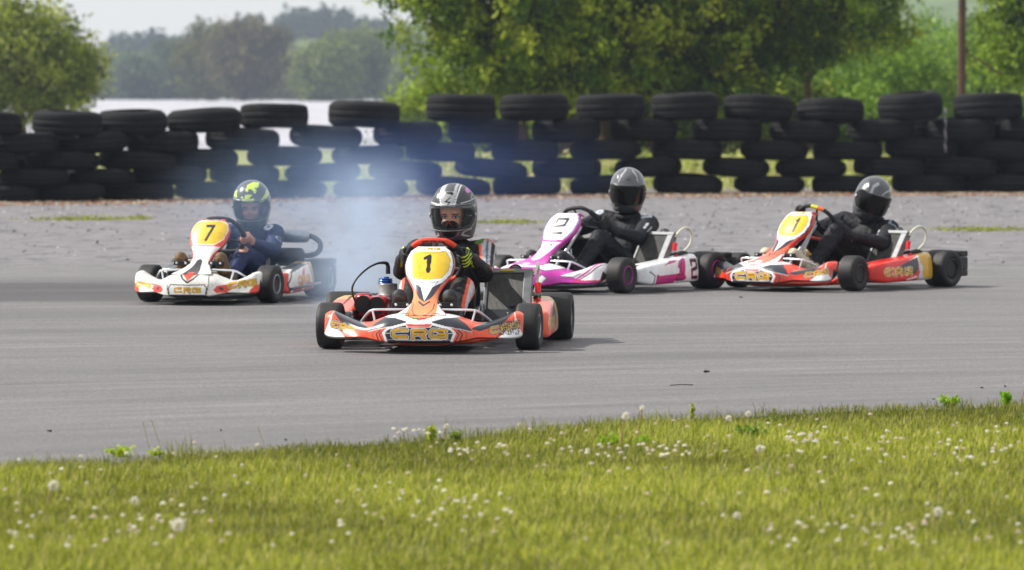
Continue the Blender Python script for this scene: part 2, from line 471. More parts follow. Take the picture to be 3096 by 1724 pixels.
def asphalt():
    m, nt, b = new_mat('asphalt')
    tc = nt.nodes.new('ShaderNodeTexCoord'); P = tc.outputs['Object']
    sp = nt.nodes.new('ShaderNodeSeparateXYZ'); nt.links.new(P, sp.inputs[0])
    X, Y = sp.outputs[0], sp.outputs[1]
    k = mrange(nt, Y, 17, 33, 0.62, 0.03)
    v = math_(nt, 'SUBTRACT', Y, math_(nt, 'MULTIPLY', X, k))
    cb = nt.nodes.new('ShaderNodeCombineXYZ')
    nt.links.new(math_(nt, 'MULTIPLY', X, 0.28), cb.inputs[0]); nt.links.new(math_(nt, 'MULTIPLY', v, 2.6), cb.inputs[1])
    streak = nz(nt, cb.outputs[0], 1.6, 8, 0.72)
    cb2 = nt.nodes.new('ShaderNodeCombineXYZ')
    nt.links.new(math_(nt, 'MULTIPLY', X, 0.10), cb2.inputs[0]); nt.links.new(math_(nt, 'MULTIPLY', v, 0.42), cb2.inputs[1])
    band = nz(nt, cb2.outputs[0], 1.4, 4, 0.6)
    speck = nz(nt, P, 120, 3, 0.8)
    patch = nz(nt, P, 3.2, 8, 0.8)
    cb4 = nt.nodes.new('ShaderNodeCombineXYZ')
    nt.links.new(math_(nt, 'MULTIPLY', X, 0.22), cb4.inputs[0]); nt.links.new(math_(nt, 'MULTIPLY', v, 9.0), cb4.inputs[1])
    thin = nz(nt, cb4.outputs[0], 2.2, 6, 0.7)
    grain = nz(nt, P, 42, 5, 0.85)
    rough_zone = mrange(nt, Y, 35, 42, 0, 1, True)
    # smooth racing line, polished and rubbered in
    c1 = mixc(nt, mrange(nt, streak, 0.35, 0.65, 0, 1), (0.112, 0.108, 0.113), (0.186, 0.180, 0.185))
    c1 = mixc(nt, mrange(nt, band, 0.36, 0.52, 0.55, 0), c1, (0.095, 0.092, 0.096))
    c1 = mixc(nt, mrange(nt, thin, 0.55, 0.72, 0, 0.6), c1, (0.060, 0.058, 0.060))
    # older rough asphalt
    c2 = mixc(nt, mrange(nt, patch, 0.34, 0.66, 0, 1), (0.088, 0.084, 0.092), (0.265, 0.256, 0.268))
    cb3 = nt.nodes.new('ShaderNodeCombineXYZ')
    nt.links.new(math_(nt, 'MULTIPLY', X, 1.3), cb3.inputs[0]); nt.links.new(math_(nt, 'MULTIPLY', Y, 1.1), cb3.inputs[1])
    blot = nz(nt, cb3.outputs[0], 1.5, 5, 0.65)
    c2 = mixc(nt, mrange(nt, blot, 0.54, 0.64, 0, 0.8), c2, (0.055, 0.055, 0.065))
    c = mixc(nt, rough_zone, c1, c2)
    # dark rubber band on the left of the racing line
    dx = mrange(nt, X, -2.6, -0.9, 1, 0, True); dy1 = mrange(nt, Y, 31.2, 32.4, 0, 1, True); dy2 = mrange(nt, Y, 34.6, 36.6, 1, 0, True)
    db = math_(nt, 'MULTIPLY', math_(nt, 'MULTIPLY', dx, dy1), dy2)
    db = math_(nt, 'MULTIPLY', db, mrange(nt, streak, 0.3, 0.6, 1.0, 0.5))
    c = mixc(nt, math_(nt, 'MULTIPLY', db, 0.95), c, (0.035, 0.034, 0.037))
    sc = nt.nodes.new('ShaderNodeVectorMath'); sc.operation = 'SCALE'
    nt.links.new(c, sc.inputs[0]); nt.links.new(mrange(nt, speck, 0.32, 0.68, 0.55, 1.5), sc.inputs['Scale'])
    sg = nt.nodes.new('ShaderNodeVectorMath'); sg.operation = 'SCALE'; nt.links.new(sc.outputs[0], sg.inputs[0]); nt.links.new(mrange(nt, grain, 0.32, 0.68, 0.72, 1.32), sg.inputs['Scale'])
    nt.links.new(sg.outputs[0], b.inputs['Base Color'])
    nt.links.new(mrange(nt, streak, 0.3, 0.7, 0.62, 0.82), b.inputs['Roughness'])
    b.inputs['Specular IOR Level'].default_value = 0.35
    bp = nt.nodes.new('ShaderNodeBump'); bp.inputs['Strength'].default_value = 0.55; bp.inputs['Distance'].default_value = 0.02
    hh = math_(nt, 'ADD', math_(nt, 'MULTIPLY', nz(nt, P, 60, 4, 0.8), 0.35), math_(nt, 'MULTIPLY', math_(nt, 'MULTIPLY', nz(nt, P, 9, 6, 0.75), rough_zone), 2.4))
    nt.links.new(hh, bp.inputs['Height']); nt.links.new(bp.outputs[0], b.inputs['Normal'])
    return m

def ground_mat():
    m, nt, b = new_mat('meadow_ground')
    tc = nt.nodes.new('ShaderNodeTexCoord'); P = tc.outputs['Object']
    sp = nt.nodes.new('ShaderNodeSeparateXYZ'); nt.links.new(P, sp.inputs[0])
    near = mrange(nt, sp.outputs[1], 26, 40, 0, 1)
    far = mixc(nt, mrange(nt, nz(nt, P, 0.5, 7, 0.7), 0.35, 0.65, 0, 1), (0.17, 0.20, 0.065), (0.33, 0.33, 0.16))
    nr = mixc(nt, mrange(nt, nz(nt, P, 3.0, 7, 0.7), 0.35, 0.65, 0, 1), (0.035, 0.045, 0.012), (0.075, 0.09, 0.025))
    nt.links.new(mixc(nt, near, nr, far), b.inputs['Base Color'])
    b.inputs['Roughness'].default_value = 0.9; b.inputs['Specular IOR Level'].default_value = 0.1
    return m

def terrain_z(y): return float(np.interp(y, [0, 126, 700, 4000], [0, 0, 1.15, 1.2]))

ys = [-40, 0, 10, 20, 30, 50, 70, 90, 126, 200, 300, 400, 550, 700, 900, 1300, 2500, 5000]
xs = [-4000, -1500, -500, -100, 0, 100, 500, 1500, 4000]
V = [(x, y, terrain_z(y)) for y in ys for x in xs]; n = len(xs)
F = [(j * n + i, j * n + i + 1, (j + 1) * n + i + 1, (j + 1) * n + i) for j in range(len(ys) - 1) for i in range(n - 1)]
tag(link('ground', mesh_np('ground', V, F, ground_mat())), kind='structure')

EDGE = [(-45, -12), (-14, 11.0), (-8, 13.6), (-4.5, 15.9), (-2.02, 17.42), (-1.39, 17.85), (-.75, 18.45), (-.07, 19.15), (.667, 19.98), (1.457, 20.55), (2.42, 21.05), (4.5, 22.4), (9, 25.0), (16, 27.5), (60, 36)]
def edge_y(x): return sinterp(x, EDGE, 0.25, 5)
def track_shape():
    V = []; F = []
    xx = list(np.arange(-44, 59, 0.5))
    rows = [0, .02, .1, .3, 1.0]
    for x in xx:
        e = float(edge_y(x)) + 0.06 * math.sin(x * 5.1) + 0.04 * math.sin(x * 13.7 + 1)
        for r in rows: V.append((x, e + (73 - e) * r, 0.004))
    k = len(rows)
    for i in range(len(xx) - 1):
        for j in range(k - 1): F.append((i * k + j, (i + 1) * k + j, (i + 1) * k + j + 1, i * k + j + 1))
    return V, F
V, F = track_shape()
tag(link('race_track', mesh_np('race_track', V, F, asphalt())), kind='structure')

# wall path and its earthy foot
WALL = [(-600, 61.0), (0, 62.4), (500, 63.9), (1000, 65.3), (1548, 67.0), (2000, 68.0), (3096, 69.0), (3700, 69.2)]
def wall_y(px): return float(sinterp(px, WALL, 120, 5))
m_dirt, nt, b = new_mat('leaf_litter')
tc = nt.nodes.new('ShaderNodeTexCoord')
cc = mixc(nt, mrange(nt, nz(nt, tc.outputs['Object'], 6, 8, 0.8), 0.35, 0.65, 0, 1), (0.10, 0.06, 0.04), (0.34, 0.23, 0.15))
nt.links.new(cc, b.inputs['Base Color']); b.inputs['Roughness'].default_value = 0.95
V = []; F = []
pxs = list(range(-600, 3701, 12))
for i, px in enumerate(pxs):
    y = wall_y(px); x = (px - 1548) / FPX * y
    w = 1.7 + 0.6 * mnoise.noise(Vector((px * 0.01, 0, 0))) + 0.5 * mnoise.noise(Vector((px * 0.06, 3, 0)))
    V += [(x, y - w, 0.008), (x, y + 1.6, 0.008)]
    if i: F.append((2 * i - 2, 2 * i, 2 * i + 1, 2 * i - 1))
tag(link('dirt_strip', mesh_np('dirt_strip', V, F, m_dirt)), kind='structure')

# pebbles and dead leaves along the foot of the wall
def scatter_chips(name, centers, size, cols, label, flat=0.5, m=None):
    N = len(centers); ang = rng.uniform(0, 6.28, N)
    base = np.array([(1, 0, 0), (0, 1, 0), (-1, 0, 0), (0, -1, 0), (0, 0, 1)], float)
    V = base[None] * size[:, None, None] * rng.uniform(.7, 1.3, (N, 5, 1)); V[:, 4, 2] *= flat
    c, s_ = np.cos(ang)[:, None], np.sin(ang)[:, None]
    x = V[..., 0] * c - V[..., 1] * s_; y = V[..., 0] * s_ + V[..., 1] * c
    V = np.stack([x, y, V[..., 2]], -1) + centers[:, None, :]
    f = np.array([(0, 1, 4), (1, 2, 4), (2, 3, 4), (3, 0, 4)])
    F = (f[None] + (np.arange(N) * 5)[:, None, None]).reshape(-1, 3)
    me = mesh_np(name, V.reshape(-1, 3), F, m or M['leafmat'], np.repeat(cols, 5, 0), smooth=False)
    return tag(link(name, me), label, 'debris', kind='stuff')
M['leafmat'] = attr_mat('litter', 0.85, wear=0.2, spec=0.2)
N = 5200
px = rng.uniform(-300, 3400, N); yy = np.array([wall_y(p) for p in px]) - np.abs(rng.normal(0, 1.2, N)); 
cen = np.stack([(px - 1548) / FPX * yy, yy, np.full(N, 0.009)], 1)
pal = np.array([lin(c) for c in ('6a4430', '84604a', '9a8878', '54402f', 'a49a8c', '75685c')])
scatter_chips('dead_leaves', cen, rng.uniform(.012, .036, N), pal[rng.integers(0, 6, N)], 'brown dead leaves and pebbles along the foot of the tyre wall', 0.7)
N = 2200
yy = 38 + rng.random(N) ** 0.8 * 27; xx = rng.uniform(-8, 8, N)
cen = np.stack([xx, yy, np.full(N, 0.005)], 1)
pal = np.array([lin(c) for c in ('2a2a30', '38383e', '8c8890', 'b8b4b8', '202024')])
scatter_chips('loose_grit', cen, rng.uniform(.006, .024, N), pal[rng.integers(0, 5, N)], 'loose rubber crumbs and grit on the old rough asphalt behind the karts', 0.6)

# pale sheeting over the crop field beyond the wall
m_f, nt, b = new_mat('crop_fleece')
tc = nt.nodes.new('ShaderNodeTexCoord')
nt.links.new(mixc(nt, mrange(nt, nz(nt, tc.outputs['Object'], 0.15, 5, 0.7), 0.35, 0.65, 0, 1), (0.30, 0.30, 0.34), (0.46, 0.455, 0.50)), b.inputs['Base Color'])
b.inputs['Roughness'].default_value = 0.6
V = []; F = []
xx = np.arange(-140, -0.5, 0.9); yy = np.concatenate([np.arange(126, 220, 1.6), np.geomspace(222, 690, 90)])
for y in yy:
    for x in xx:
        z = terrain_z(y) + 0.03 + 0.30 * abs(math.sin((x * 0.9 + y * 0.22) * 0.55)) * min(1, (y - 126) / 8)
        V.append((x + (y - 126) * -0.02, y, z))
n = len(xx)
F = [(j * n + i, j * n + i + 1, (j + 1) * n + i + 1, (j + 1) * n + i) for j in range(len(yy) - 1) for i in range(n - 1)]
tag(link('field', mesh_np('field', V, F, m_f)), kind='structure')

# far hill under the wood
m_h = mat('hill_grass', '5a6a44', 0.95, nscale=0.05, namp=0.2, spec=0.1)
V = []; F = []
xx = np.linspace(-1500, 1500, 90); yy = np.linspace(760, 2300, 16)
for j, y in enumerate(yy):
    for x in xx:
        h = 14 * math.exp(-((x + 40) / 130) ** 2) + 40 * math.exp(-((x - 170) / 130) ** 2) + 3 * mnoise.noise(Vector((x * .01, y * .002, 0)))
        V.append((x, y, 1 + h * min(1, (y - 760) / 300.0) - (0 if j else 2)))
n = len(xx)
F = [(j * n + i, j * n + i + 1, (j + 1) * n + i + 1, (j + 1) * n + i) for j in range(len(yy) - 1) for i in range(n - 1)]
tag(link('hills', mesh_np('hills', V, F, m_h)), kind='structure')
# ------------------------------------------------------------------ karts (local frame: nose towards -Y, +X = driver's left, Z up, origin midway between axles)
GOLD, INK, WHITE = 'd9a520', '1c1d26', 'f2f2f4'

def nose_fairing(parent, W, layers, base, mtl, step=0.0024, low='16161a', lift=0.0):
    k = W / .56
    nx = int(2 * W / step); xs = np.linspace(-W, W, nx)
    a = np.abs(xs) / k
    zt = sinterp(a, [(0, .228), (.10, .224), (.19, .207), (.245, .187), (.30, .166), (.36, .166), (.42, .186), (.46, .202), (.50, .222), (.53, .228), (.56, .214)], .016) + lift
    zb = sinterp(a, [(0, .070), (.2, .070), (.26, .080), (.32, .092), (.42, .088), (.5, .085), (.56, .092)], .02)
    yt = sinterp(a, [(0, -.87), (.2, -.85), (.3, -.80), (.5, -.75), (.56, -.73)], .03)
    yb = sinterp(a, [(0, -1.075), (.2, -1.06), (.3, -1.0), (.45, -.93), (.53, -.885), (.56, -.84)], .03)
    nt_ = 76; e = 0.62
    t = np.linspace(0, 1, 3001); c0 = np.sin(t * np.pi / 2) ** e; c1 = 1 - np.clip(np.cos(t * np.pi / 2), 0, 1) ** e
    al = np.concatenate([[0], np.cumsum(np.hypot(np.diff(c0) * .13, np.diff(c1) * .15))]); tt = np.linspace(0, al[-1], nt_)
    cy_ = np.interp(tt, al, c0); cz = np.interp(tt, al, c1)
    # waist crease so the wings look blow-moulded rather than rolled
    Y = yt[:, None] + (yb - yt)[:, None] * cy_[None]
    Z = zt[:, None] - (zt - zb)[:, None] * cz[None]
    wing = np.exp(-((a - .44) / .09) ** 2)[:, None]
    Y = Y + wing * 0.035 * np.sin(np.clip(cz, 0, 1) * np.pi)[None] ** 1
    under = [(.25, .0, .006), (.7, .1, .02), (1.0, .35, .03)]
    Yu = [yb + (yt - yb) * u for u, _, _ in under]; Zu = [zb - 0.012 * (1 if i == 0 else 0) + (zt - zb) * q for i, (_, q, _) in enumerate(under)]
    Yc = np.concatenate([Y] + [y[:, None] for y in Yu], 1); Zc = np.concatenate([Z] + [z[:, None] for z in Zu], 1)
    Xc = np.repeat(xs[:, None], Yc.shape[1], 1)
    s = np.clip((W - np.abs(xs)) / (0.035 * k), 0, 1); s = np.sqrt(1 - (1 - s) ** 2 + 1e-9)[:, None]
    s[0] = s[-1] = 0.02
    ym = Yc.mean(1, keepdims=True); zm = Zc.mean(1, keepdims=True)
    f = 0.55 + 0.45 * s; f[0] = f[-1] = 0.0
    f = np.where(s < .03, 0.0, f)
    Yc = ym + (Yc - ym) * f; Zc = zm + (Zc - zm) * np.where(s < .03, 0, .8 + .2 * s)
    P = np.stack([Xc, Yc, Zc], -1)
    C = paint(Xc, Zc, base, layers)
    C[:, nt_:] = lin(low)
    return grid('nose_fairing', P, C, mtl, parent, closed_u=True)

def front_panel(parent, layers, base, mtl, side, step=0.0034, sx=1.0, ztop=.58):
    prof = [(.580, .060, -.452), (.573, .095, -.456), (.534, .126, -.484), (.475, .141, -.53), (.415, .128, -.585), (.378, .102, -.625), (.341, .076, -.67),
            (.304, .065, -.725), (.267, .074, -.79), (.24, .10, -.86), (.222, .13, -.93), (.212, .140, -.985)]
    zz = np.array([p[0] for p in prof])[::-1]; hw = np.array([p[1] for p in prof])[::-1]; yy = np.array([p[2] for p in prof])[::-1]
    L = np.concatenate([[0], np.cumsum(np.hypot(np.diff(zz), np.diff(yy)))]); nL = int(L[-1] / step); l = np.linspace(0, L[-1], nL)
    def sm(a): 
        v = np.interp(l, L, a); kk = 9; pad = np.pad(v, kk, mode='edge'); return np.convolve(pad, np.ones(2 * kk + 1) / (2 * kk + 1), 'valid')
    z = sm(zz) + 0.0; y = sm(yy); h = sm(hw) * sx
    nf = int(2 * .14 / step); u = np.linspace(-1, 1, nf)
    bulge = .034 + .012 * np.exp(-((z - .48) / .07) ** 2)
    X = h[:, None] * u[None]; Y = y[:, None] + bulge[:, None] * (np.abs(u)[None] ** 2.6 - 1); Z = np.repeat(z[:, None], nf, 1)
    # side returns, folded back
    ns = 10; q = np.linspace(0, 1, ns + 1)[1:]
    def ret(sg):
        dep = .075
        xx = sg * (h[:, None] + .008 * np.sin(q * np.pi)[None] - .022 * q[None] ** 2); yb = y[:, None] + dep * q[None]; zb = Z[:, :1] - .010 * q[None]
        return xx, yb, zb
    xl, yl, zl = ret(-1); xr, yr, zr = ret(1)
    P = np.stack([np.concatenate([xl[:, ::-1], X, xr], 1), np.concatenate([yl[:, ::-1], Y, yr], 1), np.concatenate([zl[:, ::-1], Z, zr], 1)], -1)
    C = paint(P[..., 0] / sx, P[..., 2], base, layers)
    C[:, :ns - 1] = lin(side); C[:, -ns + 1:] = lin(side)
    # close the top rim backwards
    top = P[-1:].copy(); top[..., 1] += .03; top[..., 2] += .004; top2 = P[-1:].copy(); top2[..., 1] += .07; top2[..., 2] -= .02
    P = np.concatenate([P, top, top2], 0); C = np.concatenate([C, C[-1:], C[-1:]], 0)
    o = grid('front_panel', P, C, mtl, parent)
    md = o.modifiers.new('thickness', 'SOLIDIFY'); md.thickness = 0.004; md.offset = -1
    return o

def side_pod(parent, sg, layers, base, mtl, w=1.0, step=0.005, y0=-.385, y1=.345):
    ny = int((y1 - y0) / step); ys_ = np.linspace(y0, y1, ny)
    zt = sinterp(ys_, [(-.385, .175), (-.32, .205), (0, .232), (.25, .258), (.345, .268)], .03); zb = sinterp(ys_, [(-.385, .075), (-.3, .052), (.345, .062)], .03)
    xo = .665 * w + 0 * ys_; xo = xo - .10 * np.clip((-.27 - ys_) / .115, 0, 1) ** 2.2 - .02 * np.clip((ys_ - .25) / .1, 0, 1)
    xi = .47 * w + 0 * ys_
    m = 150; t = np.linspace(0, 2 * np.pi, m, endpoint=False); e = .28
    td = np.linspace(0, 2 * np.pi, 4001); dx = np.sign(np.cos(td)) * np.abs(np.cos(td)) ** e; dz = np.sign(np.sin(td)) * np.abs(np.sin(td)) ** e
    al = np.concatenate([[0], np.cumsum(np.hypot(np.diff(dx) * .095, np.diff(dz) * .095))]); tt = np.linspace(0, al[-1], m, endpoint=False)
    cx = np.interp(tt, al, dx); cz = np.interp(tt, al, dz)
    X = (xo + xi)[:, None] / 2 + (xo - xi)[:, None] / 2 * cx[None]; Z = (zt + zb)[:, None] / 2 + (zt - zb)[:, None] / 2 * cz[None]
    X = X - .03 * np.clip((Z - .12) / .15, 0, 1) ** 2 * (cx > 0)[None]
    Y = np.repeat(ys_[:, None], m, 1)
    s = np.clip(np.minimum((ys_ - y0) / .05, (y1 - ys_) / .022), 0, 1); s = np.sqrt(np.maximum(1 - (1 - s) ** 2, 0)); s[0] = s[-1] = 0
    f = np.where(s < .001, 0, .72 + .28 * s)[:, None]
    X = X.mean(1, keepdims=True) + (X - X.mean(1, keepdims=True)) * f; Z = Z.mean(1, keepdims=True) + (Z - Z.mean(1, keepdims=True)) * f
    P = np.stack([X * sg, Y, Z], -1)
    C = paint(Y, Z, base, layers)
    inner = (cx < .2)[None] & (Z < .2)
    C[inner & np.ones_like(X, bool)] = lin('18181c')
    return grid('side_pod', P, C, mtl, parent, closed_u=True)

def wheel(parent, x, y, r, w, sg, rim, steer=0.0, front=True, dish=.035):
    """sg=+1: outer face towards +X"""
    h = w / 2; rr = r * .50
    # hub carrier: one child per wheel, holding tyre and rim
    mb = MB()
    prof = [(-h * .86, rr * .98), (-h * .86, rr * 1.06), (-h * .72, rr * 1.05), (-h * .6, rr * .86), (h * .1, rr * .80), (h * .55, rr * .86), (h * .72, rr * 1.05), (h * .88, rr * 1.08), (h * .9, rr * .97), (h * .55, rr * .80), (h * .05, rr * .70), (h * .0, rr * .45), (h * .08, rr * .30), (h * .28, rr * .28), (h * .30, .004)]
    mb.lathe([(a * sg, b) for a, b in prof], n=40)
    for k in range(3):
        t = k * 2.094; mb.lathe([(sg * h * .0, .010), (sg * h * .14, .010), (sg * h * .15, .003)], c=(0, math.cos(t) * rr * .57, math.sin(t) * rr * .57), n=8)
    wo = mb.build('wheel', rim, parent, loc=(x, y, r), rot=(0, 0, steer))
    tb = MB(); prof = []
    rb = rr * 1.03
    pts = [(-.80, rb), (-.95, rb + (r - rb) * .25), (-1.0, rb + (r - rb) * .55), (-.97, rb + (r - rb) * .80), (-.86, rb + (r - rb) * .95), (-.66, r * .995), (-.3, r), (.3, r), (.66, r * .995), (.86, rb + (r - rb) * .95), (.97, rb + (r - rb) * .80), (1.0, rb + (r - rb) * .55), (.95, rb + (r - rb) * .25), (.80, rb)]
    tb.lathe([(a * h, b) for a, b in pts], n=56)
    tb.build('tyre', M['slick'], wo)
    if front:
        hb = MB(); hb.lathe([(-sg * h * 1.15, .014), (sg * h * .30, .018), (sg * h * .62, .018), (sg * h * .66, .010)], n=12)
        hb.build('hub', M['steel'], wo)
    return wo

def torus_d(R_, r, flat=.82, n=56):
    pts = []
    for k in range(n):
        t = 2 * math.pi * k / n; x, z = math.cos(t) * R_, math.sin(t) * R_
        if z < -R_ * flat: z = -R_ * flat - (abs(z) - R_ * flat) * .25
        if z > R_ * .9: z = R_ * .9 + (z - R_ * .9) * .4
        pts.append((x, z))
    return pts

def steering(parent, grip_cols, spoke_mat, c=(0, -.24, .487), Rw=.162, turn=0.0, text=False):
    cdir = Vector((0, .81, .586)); up = Vector((0, -.586, .81)); rt = Vector((1, 0, 0))
    pts = torus_d(Rw, .013)
    n = len(pts); m = 14; ct, st = math.cos(turn), math.sin(turn)
    P = np.zeros((n * 4, m, 3)); C = np.zeros((n * 4, m, 3))
    pp = []
    for i in range(n):
        a, b = pts[i], pts[(i + 1) % n]
        for q in range(4): pp.append((a[0] + (b[0] - a[0]) * q / 4, a[1] + (b[1] - a[1]) * q / 4))
    N = len(pp)
    for i, (x, z) in enumerate(pp):
        xx, zz = pp[(i + 2) % N][0] - pp[i - 2][0], pp[(i + 2) % N][1] - pp[i - 2][1]
        L = math.hypot(xx, zz); nx, nz_ = zz / L, -xx / L
        ang = math.degrees(math.atan2(z, x)) % 360
        rad = .0150 + (.0035 if (ang < 40 or ang > 320 or 140 < ang < 220) else 0)
        for k in range(m):
            t = 2 * math.pi * k / m
            u, v, w_ = x + nx * math.cos(t) * rad, z + nz_ * math.cos(t) * rad, math.sin(t) * rad
            U, Vv = u * ct - v * st, u * st + v * ct
            p = Vector(c) + rt * U + up * Vv + cdir * w_
            P[i, k] = p
            C[i, k] = lin(grip_cols(ang))
    if text:
        # lettering on the front face of the top grip
        Ug = np.array([[ (Vector(P[i, k].tolist()) - Vector(c)).dot(rt) for k in range(m)] for i in range(N)])
        Vg = np.array([[ (Vector(P[i, k].tolist()) - Vector(c)).dot(up) for k in range(m)] for i in range(N)])
        msk = np.zeros(Ug.shape, bool)
        for L_ in glyphs('CRG', 0, .146, .13, .019, cols=(('16161c', .3),), up=True):
            msk |= segdist(Ug, Vg, L_[1]) < L_[2] / 2
        C[msk & (Vg > 0)] = lin('1a1412')
    P = np.concatenate([P, P[:1]], 0); C = np.concatenate([C, C[:1]], 0)
    o = grid('steering_wheel', P, C, M['glove'], parent, closed_u=True)
    mb = MB()
    def at_(u, v, w=0):
        U, Vv = u * ct - v * st, u * st + v * ct
        return Vector(c) + rt * U + up * Vv + cdir * w
    for a in (90, 205, 335):
        x, z = math.cos(R(a)) * Rw * .93, math.sin(R(a)) * Rw * .86
        mb.tube([at_(0, 0, -.02), at_(x * .5, z * .5, -.012), at_(x, z)], [.011, .008, .007], 8)
    mb.lathe([(-.028, .03), (-.016, .034), (-.006, .03), (.004, .012)], c=tuple(at_(0, 0, 0)), axis=tuple(cdir), n=20)
    mb.build('spokes', spoke_mat, o)
    cb = MB(); cb.tube([at_(0, 0, -.02), (0, -.45, .30), (0, -.68, .13)], .0105, 10)
    cb.tube([(-.02, -.43, .31), (-.11, -.55, .10)], .006, 8); cb.tube([(.02, -.43, .31), (.11, -.55, .10)], .006, 8)
    cb.build('steering_column', M['chrome'], parent)
    return o

def radiator(parent, hose='white', tank='alu_tank', x0=.245, w=.275, h=.368, base=(.0, .12), plate=False):
    u = Vector((1, 0, 0)); v = Vector((0, .6, .8)); nn = Vector((0, -.8, .6)); O = Vector((x0, base[0], base[1]))
    rot = Matrix((u, v, nn)).transposed().to_euler()
    fr = MB()
    t = .056
    fr.box((w / 2, h - .014, 0), (w + .004, .030, t)); fr.box((w / 2, .014, 0), (w + .004, .030, t))
    fr.box((.009, h / 2, 0), (.020, h - .056, t - .004)); fr.box((w - .024, h / 2, 0), (.050, h - .056, t + .006))
    fr.tube([(w * .62, h, 0), (w * .62, h + .012, 0)], .022, 16); fr.tube([(w * .62, h + .012, 0), (w * .62, h + .02, 0)], .027, 16)
    r = fr.build('radiator', M[tank], parent, bevel=.004, loc=O, rot=rot)
    cb = MB(); cb.box((w / 2 - .015, h / 2, 0), (w - .066, h - .056, t - .018)); cb.build('radiator_core', M['core'], r)
    cp = MB(); cp.tube([(w * .50, h + .006, .004), (w * .52, h + .028, .004), (w * .62, h + .040, .004), (w * .72, h + .028, .004), (w * .74, h + .006, .004)], .007, 8, smooth_it=1); cp.build('filler_cap', M['dark'], r)
    if plate:
        lb = MB(); lb.box((w * .47, h - .014, .030), (.085, .013, .004)); lb.build('name_plate', mat('brass_plate', 'b08a3c', .4, .4), r)
    # curtain at the foot of the core
    kb = MB(); kb.box((w * .45, .038, .030), (w * .82, .075, .006)); kb.tube([(w * .62, .10, .032), (w * .62, .10, .05)], .014, 12); kb.build('air_curtain', mat('curtain', '1d222c', .5), r)
    # hoses at the side
    top = O + u * (w + .005) + v * (h - .03); mid = O + u * (w + .02) + v * (h * .55)
    hb = MB(); hb.tube([top, top + Vector((.02, .03, .05)), top + Vector((.01, .14, .075)), top + Vector((.01, .22, .03)), top + Vector((0, .21, -.06)), top + Vector((-.01, .13, -.11))], .0085, 10, smooth_it=2)
    hb.build('overflow_hose', M['white_hose'], r).parent = parent
    hb = MB(); hb.tube([mid + Vector((0, .06, -.02)), mid + Vector((0, .20, .0)), mid + Vector((0, .28, -.07)), mid + Vector((-.01, .24, -.17)), mid + Vector((-.06, .14, -.2))], .0155, 12, smooth_it=2)
    hb.build('coolant_hose', M['hose'], r).parent = parent
    rb = MB(); rb.lathe([(-.03, .012), (-.028, .017), (.028, .017), (.03, .012)], c=tuple(mid + Vector((.015, .03, .04))), axis=(0, .2, 1), n=14)
    rb.lathe([(-.02, .010), (-.018, .015), (.018, .015), (.02, .010)], c=tuple(mid + Vector((.015, .05, -.04))), axis=(0, .2, 1), n=14)
    rb.build('hose_fitting', M['redfit'], parent)
    sb = MB(); sb.tube([O + u * .03 + Vector((0, .03, .0)), (x0 + .02, .10, .06)], .007, 8); sb.tube([O + u * (w * .8) + v * (h * .7) + Vector((0, .03, -.02)), (x0 - .02, .30, .10)], .006, 8)
    sb.build('radiator_stay', M['steel'], parent)
    return r

def seat(parent, c=(0, .22), s=1.0):
    rows = []
    prof = [(-.12, .10, .13), (-.05, .075, .165), (.05, .065, .18), (.15, .075, .185), (.24, .12, .185), (.30, .20, .185), (.335, .30, .18), (.36, .40, .165), (.37, .46, .12)]
    P = []
    for y, z, hw in prof:
        row = []
        for k in range(17):
            t = -1 + 2 * k / 16; a = abs(t)
            row.append((t * hw * s, c[1] + y - (.10 if z > .15 else .02) * a ** 3, z + .13 * a ** 3.2 * (1 if y < .2 else max(0, (.4 - z) * 2.2))))
        P.append(row)
    P = np.array(P); C = np.zeros_like(P); C[:] = lin('24262b')
    n, m = P.shape[:2]; idx = np.arange(n * m).reshape(n, m)
    F = np.stack([idx[:-1, :-1], idx[:-1, 1:], idx[1:, 1:], idx[1:, :-1]], -1).reshape(-1, 4)
    o = link('seat', mesh_np('seat', P.reshape(-1, 3), F, M['seat']), parent)
    md = o.modifiers.new('sub', 'SUBSURF'); md.levels = md.render_levels = 2
    md = o.modifiers.new('thickness', 'SOLIDIFY'); md.thickness = .008
    return o

